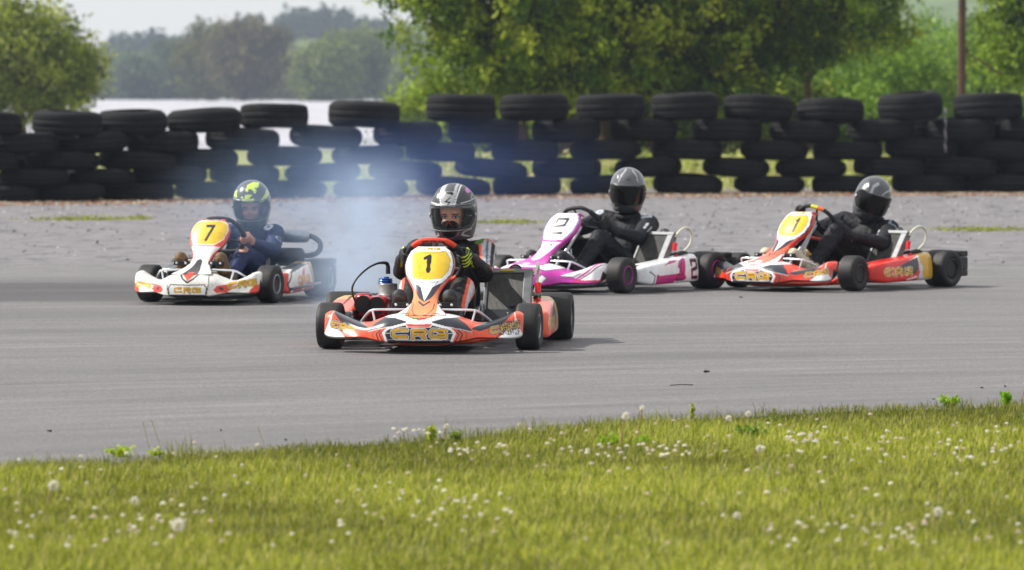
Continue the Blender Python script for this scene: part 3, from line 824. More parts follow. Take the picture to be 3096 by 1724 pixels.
def chassis(parent, fm, tf, tr):
    mb = MB(); r = .0145
    for s in (-1, 1):
        mb.tube([(s * .13, -.90, .055), (s * .17, -.70, .05), (s * .30, -.50, .05), (s * .33, -.1, .05), (s * .30, .30, .06), (s * .32, .62, .10)], r, 10, smooth_it=2)
        mb.tube([(s * .30, -.50, .05), (s * (tf - .12), -.525, .09)], r, 8)
        mb.tube([(s * .33, -.30, .055), (s * .60, -.32, .10), (s * .62, .28, .12), (s * .33, .24, .06)], .010, 8, smooth_it=1)
    mb.tube([(-.13, -.90, .055), (.13, -.90, .055)], r, 10); mb.tube([(-.31, .45, .07), (.31, .45, .07)], r, 10); mb.tube([(-.32, -.22, .05), (.32, -.22, .05)], r, 10)
    mb.build('frame', fm, parent)
    fb = MB(); fb.box((0, -.52, .034), (.50, .68, .006)); fb.build('floor_tray', M['dark'], parent, bevel=.002)
    ab = MB(); ab.tube([(-tr + .02, .525, .14), (tr - .02, .525, .14)], .025, 14); ab.build('rear_axle', M['steel'], parent)
    db = MB(); db.lathe([(-.006, .09), (.006, .09), (.006, .04), (-.006, .04)], c=(.19, .525, .14), n=28, closed=True); db.build('brake_disc', M['steel'], parent)
    for s in (-1, 1):
        sb = MB(); sb.tube([(s * (tf - .12), -.525, .075), (s * (tf - .12), -.525, .185)], .011, 10); sb.tube([(s * (tf - .12), -.525, .185), (s * (tf - .12), -.525, .21)], .007, 8)
        sb.box((s * (tf - .12), -.525, .13), (.035, .04, .05)); sb.tube([(s * (tf - .13), -.50, .12), (s * .06, -.55, .10)], .007, 8)
        sb.tube([(s * (tf - .12), -.525, .13), (s * tf, -.525, .13)], .010, 10)
        sb.build('stub_axle', M['steel'], parent, bevel=.003)
    # ladder-shaped rear bumper moulding
    rb = MB(); w = tr + .06
    rb.box((0, .735, .235), (w * 2 - .25, .075, .05)); rb.box((0, .735, .105), (w * 2 - .25, .075, .045)); rb.box((0, .735, .17), (.05, .05, .09))
    for s in (-1, 1):
        rb.box((s * (w - .09), .735, .245), (.18, .10, .045)); rb.box((s * (w - .09), .735, .10), (.18, .10, .05))
        rb.box((s * (w - .02), .735, .17), (.04, .10, .10)); rb.box((s * (w - .15), .735, .17), (.035, .09, .10))
    rb.build('rear_bumper', M['black'], parent, bevel=.01)

def bars(parent, W=.29, z=.235, side=True):
    mb = MB(); r = .0072
    for s in (-1, 1):
        mb.tube([(s * .05, -.80, z), (s * (W - .05), -.82, z), (s * W, -.81, z - .004), (s * (W + .03), -.76, z - .03), (s * (W + .09), -.64, .14)], r, 10, smooth_it=1)
        mb.tube([(s * (W - .01), -.815, z), (s * (W - .035), -.84, .13)], r * .9, 8)
    return mb.build('bumper_bar', M['chrome'], parent)

def pedals(parent, x=.125, y=-.765, z=.24):
    for s in (-1, 1):
        mb = MB(); mb.tube([(s * x * .55, y + .03, .06), (s * x * .55, y, z - .03), (s * (x - .05), y - .01, z), (s * (x + .05), y - .01, z)], .0075, 8, smooth_it=1)
        mb.box((s * x, y - .012, z + .005), (.115, .022, .03))
        for q in (-.035, .03): mb.lathe([(0, .008), (.006, .008), (.007, .003)], c=(s * x + q, y - .024, z + .006), axis=(0, -1, 0), n=10, mi=1)
        mb.build('pedal', [M['black'], M['chrome']], parent, bevel=.003)

def tank(parent):
    mb = MB(); mb.box((0, -.32, .15), (.15, .20, .15), taper=.85); o = mb.build('fuel_tank', mat('fuel_tank', 'b8b39c', .4), parent, bevel=.02)
    tb = MB(); tb.lathe([(0, .022), (.018, .022), (.02, .018)], c=(0, -.32, .225), axis='Z', n=16); tb.build('tank_cap', M['black'], o)

def K1(zx, zy): return ((zx - 1065) / 1797.0, (595.6 - zy) / 1797.0)
def crg_nose(main, lit_top, dark='2a2b36', wear=True):  # lit_top: top centre tone; the orange one has sunlight painted into it
    L = []
    half = [
     ('poly', [(540, 372), (560, 345), (610, 296), (700, 238), (830, 232), (955, 268), (905, 312), (770, 325), (640, 352)], dark),
     ('line', [(545, 378), (640, 352), (770, 325), (905, 312)], 10, 'b8b8c0'),
     ('poly', [(640, 236), (715, 208), (880, 205), (965, 235), (1070, 262), (1070, 300), (930, 296), (935, 272), (820, 240)], WHITE),
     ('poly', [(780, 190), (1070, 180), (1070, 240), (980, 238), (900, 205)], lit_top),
     ('line', [(900, 206), (978, 238), (1070, 244)], 6, dark),
     ('poly', [(712, 392), (750, 346), (925, 300), (948, 326), (1070, 322), (1070, 470), (745, 470)], INK),
     ('line', [(925, 298), (748, 344), (706, 388), (738, 470)], 24, WHITE), ('line', [(925, 298), (950, 326), (1070, 322)], 12, WHITE),
     ('poly', [(948, 322), (966, 306), (1070, 306), (1070, 324)], main),
     ('line', [(712, 392), (800, 388)], 7, WHITE), ('line', [(745, 455), (1070, 455)], 7, 'b8b8c4'),
     ('line', [(672, 362), (632, 398), (655, 462)], 13, dark), ('line', [(690, 376), (662, 400), (700, 468)], 11, dark), ('line', [(612, 372), (590, 400), (600, 440)], 6, dark),
     ('line', [(526, 372), (526, 470)], 4, '7a2c18'),
     # wing
     ('poly', [(148, 182), (165, 160), (240, 160), (330, 222), (420, 280), (540, 338), (545, 352), (470, 372), (400, 350), (330, 330), (200, 290)], dark),
     ('line', [(250, 172), (340, 240), (430, 296), (520, 326)], 7, '8a8f9c'),
     ('line', [(170, 230), (225, 290), (300, 330)], 16, main),
     ('poly', [(60, 420), (95, 330), (150, 176), (138, 250), (140, 300), (195, 330), (240, 400), (320, 470), (80, 470)], 'eeeeee'),
     ('line', [(236, 366), (318, 450)], 12, dark),
     ('poly', [(232, 350), (300, 368), (330, 400), (400, 405), (520, 395), (560, 470), (330, 470)], main),
     ('line', [(236, 366), (318, 450)], 12, dark),
    ]
    for l in half: L.append((l[0], [K1(*p) for p in l[1]], *([l[2] / 1797.0] if l[0] == 'line' else []), l[-1]))
    L = mirror(L, 0)
    L.append(('poly', [K1(985, 240), K1(1040, 240), K1(1040, 254), K1(1005, 254)], '2a8a4a')); L.append(('poly', [K1(1085, 240), K1(1140, 238), K1(1125, 252), K1(1085, 254)], 'cc2030'))
    cx, cz = K1(1065, 392); L += glyphs('CRG', cx, cz, 548 / 1797, 98 / 1797, up=True, cols=(('f4f4f4', .48), ('1a1a22', .37), (GOLD, .28)))
    cx, cz = K1(262, 340); L += glyphs('CRG', cx, cz, 250 / 1797, 66 / 1797, ang=R(-15), up=True, cols=((INK, .60), ('e8e8e8', .46), ('1a1a22', .37), (GOLD, .27)))
    cx, cz = K1(1895, 342); L += glyphs('CRG', cx, cz, 280 / 1797, 66 / 1797, ang=R(12), up=True, cols=((INK, .60), ('e8e8e8', .46), ('1a1a22', .37), (GOLD, .27)))
    if wear:
        def scuff(U, Vv):
            a = np.sin(U * 310 + np.sin(Vv * 420) * 2) * np.sin(Vv * 520 + U * 160)
            return (a > .15) & (U > .43) & (U < .545) & (Vv > .10) & (Vv < .178)
        L.append(('fn', scuff, '26262a'))
    return L

def Kp(zx, zy): return ((zx - 905) / 1347.0, (1051 - (520 + zy * .3905)) / 526.0)
def crg_panel(main, lit, number, plate='ecc52a', wear=False):  # lit: main colour lightened at the panel foot, sunlight painted in
    half = [
     ('poly', [(905, 570), (1030, 575), (1075, 640), (1098, 720), (1080, 790), (1010, 860), (960, 910), (905, 1000)], 'f4f4f4'),
     ('poly', [(1050, 575), (1180, 640), (1180, 800), (1040, 900), (985, 960), (1020, 1130), (905, 1130), (905, 985), (960, 925), (1030, 850), (1078, 790), (1090, 720), (1068, 650)], main),
     ('line', [(1052, 600), (1078, 660), (1092, 720), (1078, 790), (1010, 862), (955, 930)], 10, '3a3434'),
     ('poly', [(905, 845), (985, 835), (1055, 815), (1015, 850), (960, 905), (905, 985)], 'e4e6ec'),
     ('line', [(925, 850), (990, 838), (960, 880)], 5, '8a8f9c'),
     ('poly', [(950, 880), (1010, 850), (985, 900), (955, 970), (905, 1010), (905, 980)], '303038'),
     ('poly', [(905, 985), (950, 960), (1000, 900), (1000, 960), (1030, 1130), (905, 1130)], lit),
     ('line', [(905, 1082), (955, 1068), (985, 1035), (985, 1000)], 9, '8a3420'), ('line', [(905, 1010), (945, 985)], 12, '303038'),
     ('line', [(1000, 1110), (1010, 1075), (1060, 1080)], 6, '8a3420'), ('line', [(980, 1110), (995, 1060), (1050, 1066)], 5, '8a3420'),
    ]
    L = []
    for l in half: L.append((l[0], [Kp(*p) for p in l[1]], *([l[2] / 1347.0] if l[0] == 'line' else []), l[-1]))
    L = mirror(L, 0)
    pl = [Kp(*p) for p in [(785, 625), (1025, 620), (1062, 680), (1052, 765), (1010, 812), (900, 822), (790, 812), (752, 765), (745, 685)]]
    L.append(('line', pl + [pl[0]], 8 / 1347, 'b8902a')); L.append(('poly', pl, plate))
    cx, cz = Kp(905, 598); L += glyphs('CRG', cx, cz, .11, .014, up=True, cols=((GOLD, .34),))
    if number == '1':
        L.append(('poly', [Kp(*p) for p in [(845, 632), (962, 632), (962, 775), (845, 775)]], 'f0cf38'))
        L += [('line', [Kp(872, 668), Kp(908, 650)], 24 / 1347, '14141a'), ('line', [Kp(905, 655), Kp(905, 760)], 32 / 1347, '14141a')]
        L += [('line', [Kp(905, 662), Kp(905, 740)], 3 / 1347, 'c0a030')]
    elif number == '11':
        L += [('line', [Kp(940, 672), Kp(965, 650)], 20 / 1347, '14141a'), ('line', [Kp(962, 655), Kp(958, 770)], 28 / 1347, '14141a')]
        L += [('line', [Kp(835, 672), Kp(858, 650)], 9 / 1347, 'b09a38'), ('line', [Kp(856, 655), Kp(852, 765)], 12 / 1347, 'b09a38')]
    return L

def crg_pod(main, rear=GOLD):
    return [('poly', [(-.4, .04), (-.4, .3), (.2, .3), (.02, .21), (-.1, .19), (-.2, .14), (-.05, .10), (.12, .09), (.15, .04)], main),
            ('poly', [(-.16, .16), (-.02, .20), (.14, .235), (.12, .14), (.08, .11), (-.02, .11)], '2c2c34'),
            ('poly', [(.0, .21), (.4, .30), (.4, .24), (.15, .235)], 'f0f0f0'),
            ('poly', [(.10, .04), (.14, .12), (.13, .23), (.2, .25), (.4, .25), (.4, .04)], 'c9ccd2'),
            ('poly', [(.16, .245), (.23, .262), (.36, .275), (.36, .075), (.20, .075), (.17, .11), (.185, .16), (.15, .19)], rear),
            ('line', [(-.02, .07), (.10, .09)], .012, 'f0f0f0')] + \
        glyphs('CRG', -.13, .135, .34, .055, up=True, cols=(('f2ead0', .48), ('2a2a30', .37), (GOLD, .28)))
# ------------------------------------------------------------------ helmets, faces and drivers
def helmet_r(theta, z):
    """outline of the shell: theta 0 = front (-Y); returns x, y"""
    w = np.where(z > 0, .134 * np.sqrt(np.clip(1 - (z / .162) ** 2.3, 0, 1)), .134 - .030 * (z / .16) ** 2)
    f = np.where(z > 0, .150 * np.sqrt(np.clip(1 - (z / .162) ** 2.3, 0, 1)), .150 - .004 * np.abs(z / .16) - .022 * np.clip((-z - .10) / .06, 0, 1) ** 2)
    b = np.where(z > 0, .152 * np.sqrt(np.clip(1 - (z / .162) ** 2.3, 0, 1)), .152 - .045 * (z / .16) ** 2)
    c = np.cos(theta)
    y = np.where(c > 0, -f * np.sign(c) * np.abs(c) ** .92, b * np.abs(c) ** .95)
    return w * np.sign(np.sin(theta)) * np.abs(np.sin(theta)) ** .95, y

def port_mask(th, z, top=.036, bot=-.088, wide=1.22):
    a = np.abs(th) / wide
    up = top - .012 * np.clip(a, 0, 1) ** 2; lo = bot + .030 * np.clip(a, 0, 1) ** 2.5
    return (a < 1) & (z < up) & (z > lo) & ~((a > .86) & ((z > up - .015 * (a - .86) / .14) | (z < lo + .02 * (a - .86) / .14)))

def make_helmet(parent, loc, rot, layers, base, mtl, visor, face=None, open_port=True, s=1.0, back_col=None, spoiler=True, chin_col=None):
    nth = 150; nz_ = 96
    th = np.linspace(-np.pi, np.pi, nth, endpoint=False)
    q = np.linspace(0, 1, nz_); z = .162 * np.cos(q * np.pi / 2) ** 1.0
    z = np.concatenate([z, np.linspace(0, -.160, 74)[1:]])
    T, Z = np.meshgrid(th, z, indexing='ij')
    X, Y = helmet_r(T, Z)
    front = np.clip(np.cos(T), 0, 1)
    # brow ridge, vent humps, chin bar relief
    def push(amt):
        nonlocal X, Y
        r = np.hypot(X, Y) + 1e-6; X = X + X / r * amt; Y = Y + Y / r * amt
    push(.0055 * np.exp(-((Z - .046) / .010) ** 2) * (np.abs(T) < 1.25))
    if spoiler:
        push(.007 * np.exp(-((np.abs(X) - .0) / .028) ** 2) * np.exp(-((Z - .118) / .02) ** 2) * (front > .1))
        push(.004 * np.exp(-((np.abs(X) - .078) / .012) ** 2) * np.clip((Z - .04) / .05, 0, 1) * (Z < .14) * (front > 0))
    push(-.006 * np.exp(-((np.abs(X) - .085) / .02) ** 2) * np.exp(-((Z + .118) / .018) ** 2) * (front > .2))
    P = np.stack([X, Y, Z], -1) * s
    C = paint(X, Z, base, layers)
    C[front <= 0.0] = lin(back_col or base)
    idx = np.arange(nth * len(z)).reshape(nth, len(z))
    j = np.concatenate([idx, idx[:1]], 0)
    F = np.stack([j[:-1, :-1], j[:-1, 1:], j[1:, 1:], j[1:, :-1]], -1)
    if open_port:
        pm = port_mask(T, Z); pm2 = np.concatenate([pm, pm[:1]], 0)
        k = ~(pm2[:-1, :-1] & pm2[1:, :-1] & pm2[1:, 1:] & pm2[:-1, 1:])
        F = F[k]
    F = F.reshape(-1, 4)
    me = mesh_np('helmet', P.reshape(-1, 3), F, mtl, C.reshape(-1, 3))
    h = link('helmet', me, parent, loc, rot)
    md = h.modifiers.new('shell', 'SOLIDIFY'); md.thickness = .010 * s; md.offset = -1
    # padded liner
    th2 = np.linspace(-np.pi, np.pi, 72, endpoint=False); z2 = np.linspace(.145, -.150, 60)
    T2, Z2 = np.meshgrid(th2, z2, indexing='ij'); X2, Y2 = helmet_r(T2, Z2 * 1.06); X2 = X2 * .90; Y2 = Y2 * .90
    idx = np.arange(72 * 60).reshape(72, 60); j = np.concatenate([idx, idx[:1]], 0)
    F2 = np.stack([j[:-1, :-1], j[:-1, 1:], j[1:, 1:], j[1:, :-1]], -1)
    if open_port:
        hole = (np.abs(X2) < .088 - .35 * np.clip(-Z2 - .045, 0, 1)) & (Y2 < 0) & (Z2 < .048) & (Z2 > -.100)
        hp = np.concatenate([hole, hole[:1]], 0); F2 = F2[~(hp[:-1, :-1] & hp[1:, :-1] & hp[1:, 1:] & hp[:-1, 1:])]
    lm = mesh_np('helmet_liner', (np.stack([X2, Y2, Z2], -1) * s).reshape(-1, 3), F2.reshape(-1, 4), M['liner'])
    lo = link('helmet_liner', lm, h); md = lo.modifiers.new('pad', 'SOLIDIFY'); md.thickness = .012 * s; md.offset = -1
    # visor
    tv = np.linspace(-1.42, 1.42, 90); zv = np.linspace(.050, -.100, 40)
    T3, Z3 = np.meshgrid(tv, zv, indexing='ij')
    a = np.abs(T3) / 1.42; zc = -.022
    Zs = zc + (Z3 - zc) * np.clip(1 - .62 * np.clip((a - .72) / .28, 0, 1) ** 1.6 - .0, .2, 1) + .012 * a ** 2 * (Z3 < zc)
    X3, Y3 = helmet_r(T3, Zs); rr = np.hypot(X3, Y3); X3 *= 1 + .0055 / rr; Y3 *= 1 + .0055 / rr
    idx = np.arange(90 * 40).reshape(90, 40); F3 = np.stack([idx[:-1, :-1], idx[:-1, 1:], idx[1:, 1:], idx[1:, :-1]], -1).reshape(-1, 4)
    vm = mesh_np('visor', (np.stack([X3, Y3, Zs], -1) * s).reshape(-1, 3), F3, visor)
    vo = link('visor', vm, h)
    # visor rim seal
    mb = MB(); ring = []
    for i in range(0, 90, 3): ring.append((X3[i, 0], Y3[i, 0], Zs[i, 0]))
    for jz in range(3, 40, 4): ring.append((X3[-1, jz], Y3[-1, jz], Zs[-1, jz]))
    for i in range(89, -1, -3): ring.append((X3[i, -1], Y3[i, -1], Zs[i, -1]))
    for jz in range(36, 1, -4): ring.append((X3[0, jz], Y3[0, jz], Zs[0, jz]))
    mb.tube([tuple(np.array(p) * s) for p in ring], .0022 * s, 6, closed=True)
    mb.build('visor_rim', M['alu'] if visor == M['visor_clear'] else M['black'], vo)
    for sg in (-1, 1):
        pb = MB(); x, y = helmet_r(np.array([sg * 1.36]), np.array([-.02]))
        pb.ellip((float(x[0]) * 1.045 * s, float(y[0]) * 1.0 * s, -.02 * s), (.006 * s, .014 * s, .014 * s)); pb.build('visor_pivot', M['steel'], h)
    return h

def make_head(parent, loc, rot, s=1.0, brow='5a4030', skin='d8a088'):
    """face, one continuous surface, features modelled and coloured"""
    mb = MB()
    mb.ellip((0, 0, .035), (.073, .090, .088)); mb.ellip((0, -.018, -.035), (.060, .070, .072)); mb.ellip((0, -.045, -.085), (.034, .035, .028))
    mb.ellip((0, -.080, -.018), (.011, .014, .022), rot=(R(-14), 0, 0)); mb.ellip((0, -.096, -.034), (.0125, .012, .010))
    for sg in (-1, 1):
        mb.ellip((sg * .011, -.088, -.037), (.007, .008, .006)); mb.ellip((sg * .030, -.078, .018), (.018, .010, .006)); mb.ellip((sg * .036, -.062, -.032), (.018, .018, .018))
    mb.ellip((0, -.083, -.062), (.020, .010, .0045)); mb.ellip((0, -.082, -.069), (.016, .010, .005))
    mb.capsule((0, .01, -.06), (0, .03, -.17), .052, .056)
    out, co = blob(mb, .0045, 2)
    for i, v in enumerate(out.vertices):     # eye sockets
        for sg in (-1, 1):
            d = math.hypot((v.co.x - sg * .030) / .020, (v.co.z - .001) / .011)
            if d < 1 and v.co.y < -.04: v.co.y += .008 * (1 - d * d)
    n = len(out.vertices); co = np.empty(n * 3, np.float32); out.vertices.foreach_get('co', co); co = co.reshape(-1, 3)
    x, z = np.abs(co[:, 0]), co[:, 2]; fr = co[:, 1] < -.03
    C = np.empty((n, 3)); C[:] = lin(skin)
    cheek = np.exp(-(((x - .036) / .02) ** 2 + ((z + .035) / .018) ** 2)) * .4
    C = C * (1 - cheek[:, None]) + np.array(lin('d07a68')) * cheek[:, None]
    lip = fr & (x < .021) & (np.abs(z + .066) < .0075 * (1 - (x / .024) ** 2)); C[lip] = lin('b05c58')
    C[fr & (x < .019) & (np.abs(z + .0655) < .0013)] = lin('5a2c2a')
    de = np.hypot((x - .030) / .0145, (z - .001) / .0062)
    C[fr & (de < 1.35)] = lin('7a5048'); C[fr & (de < 1.0)] = lin('d8d4cc')
    C[fr & (np.hypot(x - .030, z - .001) < .0062)] = lin('2a201c')
    C[fr & (np.abs(z - .0075 + 12 * (x - .030) ** 2) < .0022) & (np.abs(x - .030) < .016)] = lin('3a2620')
    C[fr & (np.abs(z - .019 + 10 * (x - .030) ** 2) < .0036) & (np.abs(x - .031) < .019)] = lin(brow)
    C[fr & (x < .0075) & (x > .003) & (np.abs(z + .0415) < .003)] = lin('5a3028')
    set_cols(out, C); out.materials.append(M['skin'])
    o = link('head', out, parent, loc, rot); o.scale = (s, s, s); o.name = 'face'
    return o

def curl_hand(mb, center, T, out_dir, fwd, s=1.0, rim=.017, thumb=True):
    """hand gripping a rim: T tangent of the rim, out_dir away from wheel centre, fwd towards the nose; wrist arrives from -fwd"""
    T, out_dir, fwd = Vector(T).normalized(), Vector(out_dir).normalized(), Vector(fwd).normalized()
    c = Vector(center)
    palm = c + out_dir * .020 * s - fwd * .022 * s
    for i, (L, r) in enumerate(((.92, .0095), (1.0, .0100), (.96, .0095), (.82, .0082))):
        o = T * ((1.5 - i) * .0205 * s)
        pts = []
        for k, a in enumerate((-35, 15, 65, 118, 170)):
            rr = (rim + r * s) * (1.25 if k == 0 else 1.0)
            a = -40 + (a + 40) * L
            d = out_dir * math.cos(R(a)) + fwd * math.sin(R(a))
            pts.append(c + o + d * rr)
        for a, b, r0, r1 in zip(pts[:-1], pts[1:], (1.1, 1.0, .95, .9), (1.0, .95, .9, .8)): mb.capsule(a, b, r * s * r0, r * s * r1, 10)
        mb.capsule(palm + o * .9 - fwd * .02 * s, pts[0], .0125 * s, .0105 * s, 10)
    if thumb:
        a0 = palm + T * .030 * s - fwd * .012 * s
        a1 = c + T * .044 * s - fwd * (rim + .012 * s); a2 = c + T * .046 * s - fwd * (rim + .004) - out_dir * .024 * s
        a3 = c + T * .040 * s - fwd * (rim * .3) - out_dir * (rim + .012 * s)
        mb.capsule(a0, a1, .014 * s, .0115 * s, 10); mb.capsule(a1, a2, .0115 * s, .0105 * s, 10); mb.capsule(a2, a3, .0105 * s, .0085 * s, 10)
    return palm

def driver(name_label, cat_loc, rz, sp):
    root = empty('person', cat_loc, rz)
    tag(root, name_label, 'person', 'drivers racing round the bend')
    k = sp.get('k', 1.0); V3 = Vector
    hip = V3(sp.get('hip', (0, .24, .155))); chest = V3(sp.get('chest', (0, .36, .40))); neck = V3(sp.get('neck', (0, .37, .55)))
    cuff_col = sp.get('cuff')
    mb = MB(); b = sp.get('bulk', 1.0)
    mb.ellip(hip, (.165 * b, .125 * b, .115 * b)); mid = hip.lerp(chest, .5)
    mb.ellip(mid, (.150 * b, .112 * b, .14 * b), rot=(R(-18), 0, 0)); mb.ellip(chest, (.175 * b, .122 * b, .15 * b), rot=(R(-12), 0, 0))
    mb.ellip(chest.lerp(neck, .55) , (.155 * b, .085 * b, .06 * b)); mb.capsule(chest.lerp(neck, .5), neck + V3((0, -.01, .03)), .075, .062)
    segs = {}
    sh, el, wr, kn, an = {}, {}, {}, {}, {}
    for i, sg in enumerate((-1, 1)):
        s_ = 'R' if sg < 0 else 'L'
        sh[sg] = V3(sp['shoulder'][i]); el[sg] = V3(sp['elbow'][i]); wr[sg] = V3(sp['wrist'][i]); kn[sg] = V3(sp['knee'][i]); an[sg] = V3(sp['ankle'][i])
        mb.capsule(chest.lerp(neck, .45), sh[sg], .085 * b, .076 * b); mb.capsule(sh[sg], el[sg], .074 * b, .056 * b)
        mb.capsule(el[sg], wr[sg], .056 * b, .036 * b)
        hj = hip + V3((sg * .085, -.02, 0)); mb.capsule(hj, kn[sg], .098 * b, .070 * b); mb.capsule(kn[sg], an[sg], .068 * b, .046 * b)
        mb.ellip(kn[sg], (.066 * b, .070 * b, .070 * b))
    if sp.get('collar', True): mb.ellip(neck + V3((0, -.015, -.005)), (.098, .10, .042), rot=(R(8), 0, 0))
    # hands
    cdir = V3((0, .81, .586)); up = V3((0, -.586, .81)); rt = V3((1, 0, 0)); wc = V3((0, -.24, sp.get('wheel_z', .487))); turn = sp.get('turn', 0.0)
    hands = {}
    for i, sg in enumerate((-1, 1)):
        a = sp.get('grip', (170, 10))[i]; a = R(a)
        od = rt * math.cos(a) + up * math.sin(a); T = (-rt * math.sin(a) + up * math.cos(a)) * (1 if sg > 0 else -1)
        c = wc + od * .162
        tgt = MB() if sp.get('gloves') else mb
        palm = curl_hand(tgt, c, T, od, -cdir, s=sp.get('hand_s', 1.0) * (1.12 if sp.get('gloves') else .95))
        tgt.capsule(palm - (-cdir) * .02, wr[sg].lerp(palm, .25), .026, .031); tgt.ellip(palm + cdir * .012, (.030, .030, .036))
        if sp.get('gloves'):
            tgt.capsule(wr[sg].lerp(palm, .3), wr[sg] + (el[sg] - wr[sg]).normalized() * .02, .034, .043)
            out, co = blob(tgt, .0045, 2)
            C = np.empty((len(co), 3)); C[:] = lin(sp['gloves'])
            rel = co - np.array(c); t = rel @ np.array(T); o_ = rel @ np.array(od); f_ = rel @ np.array(-cdir)
            if sp.get('glove_stripe'):
                for q in (range(4) if sg > 0 else ()):
                    m_ = (np.abs(t - (1.5 - q) * .0205 * 1.12) < .0052) & (o_ > -.004) & (f_ > -.030) & (f_ + o_ > .012)
                    C[m_] = lin(sp['glove_stripe'])
                m_ = (np.abs(o_ - .032) < .006) & (f_ < -.03) & (f_ > -.075); C[m_] = lin(sp['glove_stripe'])
            set_cols(out, C); out.materials.append(M['glove']); link('glove', out, root)
        hands[sg] = c
    out, co = blob(mb, sp.get('vox', .0075), 3, sp.get('folds', .0075), sp.get('fscale', 13), sp.get('seed', 3.0))
    C = np.empty((len(co), 3)); C[:] = lin(sp['suit'])
    for f in sp.get('suit_paint', []): f(co, C, dict(sh=sh, el=el, wr=wr, kn=kn, an=an, chest=chest, neck=neck, hip=hip))
    if not sp.get('gloves'):
        for sg in (-1, 1):
            d = np.linalg.norm(co - np.array(hands[sg]), axis=1)
            ax = (wr[sg] - el[sg]).normalized(); t = (co - np.array(wr[sg])) @ np.array(ax)
            m_ = (t > .004) & (d < .095); C[m_] = lin(sp.get('skin', 'd49a80'))
    set_cols(out, C); out.materials.append(M['suit']); link('body', out, root)
    # boots, soles towards the pedals
    for i, sg in enumerate((-1, 1)):
        toe = V3(sp['toe'][i]); a = an[sg]; bm_ = MB()
        heel = a + V3((0, .005, -.045))
        bm_.capsule(a + (kn[sg] - a).normalized() * .05, a, .052, .050); bm_.capsule(a, heel, .048, .040)
        bm_.capsule(heel, toe, .040, .043); bm_.capsule(a, toe + V3((0, .02, .0)), .045, .040)
        ball = heel.lerp(toe, .62); bm_.ellip(ball, (.052, .045, .050))
        o2, c2 = blob(bm_, .006, 3, .002, 30)
        C = np.empty((len(c2), 3)); C[:] = lin(sp['boot'])
        ax = np.array((toe - heel).normalized()); sd_ = np.array(V3(ax.tolist()).cross(V3((1, 0, 0))).normalized())
        off = (c2 - np.array(heel)) @ sd_
        if abs(off.min()) > 0: C[(c2[:, 1] < toe.y + .05) & (off * (1 if sd_[1] < 0 else -1) > .022)] = lin(sp['sole'])
        set_cols(o2, C); o2.materials.append(M['boot']); link('boot', o2, root)
    hc = V3(sp['helmet_at']); hr = sp['helmet_rot']
    make_helmet(root, hc, hr, **sp['helmet'])
    if sp.get('face'):
        m = Euler(hr).to_matrix(); make_head(root, hc + m @ V3((0, -.030, -.026)), hr, **sp['face'])
    return root
# ------------------------------------------------------------------ the four karts
def kart_root(label, px, Y, a, local):
    ca, sa = math.cos(R(a)), math.sin(R(a)); x, y = local
    X = (px - 1548) / FPX * Y
    o = empty('racing_kart', (X - (x * ca - y * sa), Y - (x * sa + y * ca), 0.006), R(a))
    tag(o, label, 'kart', 'racing karts rounding the bend')
    return o

def common(k, tf=.53, tr=.60, rim='black_rim', frame='grey_frame', rfront=.131, rrear=.14, steer=0.0, barW=.29, pz=.255, wf=.135, wr=.205):
    chassis(k, M[frame], tf, tr); bars(k, barW); pedals(k, z=pz); seat(k)
    for s in (-1, 1):
        wheel(k, s * tf, -.525, rfront, wf, s, M[rim], R(steer), True)
        wheel(k, s * tr, .525, rrear, wr, s, M[rim], 0, False)

# leading kart
k1 = kart_root('orange and black kart with yellow number 1 plate, leading in the middle of the photo', 1299, 25.8, -5.5, (0, -.525))
common(k1, .565, .625, 'silver_rim', 'orange_frame', steer=-3, barW=.30)
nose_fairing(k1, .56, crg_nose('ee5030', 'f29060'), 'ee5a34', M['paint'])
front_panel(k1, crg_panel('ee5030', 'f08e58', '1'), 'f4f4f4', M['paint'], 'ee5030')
side_pod(k1, 1, crg_pod('f0603c', 'c99a28'), 'f0603c', M['paint']); side_pod(k1, -1, crg_pod('f0603c', 'c99a28'), 'f0603c', M['paint'])
steering(k1, lambda a: 'e8482c' if (42 < a < 138 or 222 < a < 318) else '191a1e', M['alu'], text=True)
radiator(k1, plate=True)
# engine on the driver's right
en = MB(); en.lathe([(0, .062), (.03, .062), (.03, .054), (.04, .062), (.05, .054), (.06, .062), (.07, .054), (.08, .062), (.09, .055), (.15, .055)], c=(-.33, .22, .19), axis='Z', n=28)
en.box((-.33, .22, .13), (.17, .20, .13)); e = en.build('engine', M['alu'], k1, bevel=.004)
hb = MB(); hb.lathe([(0, .040), (.008, .044), (.016, .038), (.020, .044), (.028, .038), (.034, .042), (.036, .024), (.044, .020), (.045, .01)], c=(-.345, .22, .335), axis='Z', n=28); hb.build('cylinder_head', M['blue'], e)
pb = MB(); pb.tube([(-.33, .22, .395), (-.33, .22, .455), (-.35, .20, .462), (-.385, .14, .46), (-.44, .08, .43), (-.505, .03, .36), (-.52, .02, .30), (-.49, .03, .22)], [.014, .012, .009, .006, .006, .006, .006, .006], 8, smooth_it=2); pb.build('spark_plug_lead', M['hose'], e)
ab = MB(); ab.box((-.385, .0, .215), (.18, .22, .12)); ab.tube([(-.435, -.07, .232), (-.435, .05, .24)], .046, 20); ab.tube([(-.355, -.07, .225), (-.355, .05, .24)], .046, 20); ab.lathe([(0, .03), (.16, .055), (.19, .05)], c=(-.45, .05, .10), axis='Z', n=24)
a_ = ab.build('airbox', M['red'], k1, bevel=.02)
for xx, zz in ((-.435, .232), (-.355, .225)):
    ib = MB(); ib.lathe([(-.125, .047), (-.125, .050), (-.07, .050), (-.07, .047), (-.10, .041), (-.055, .036)], c=(xx, 0, zz), axis='Y', n=26); ib.build('intake_tube', M['dark'], a_)
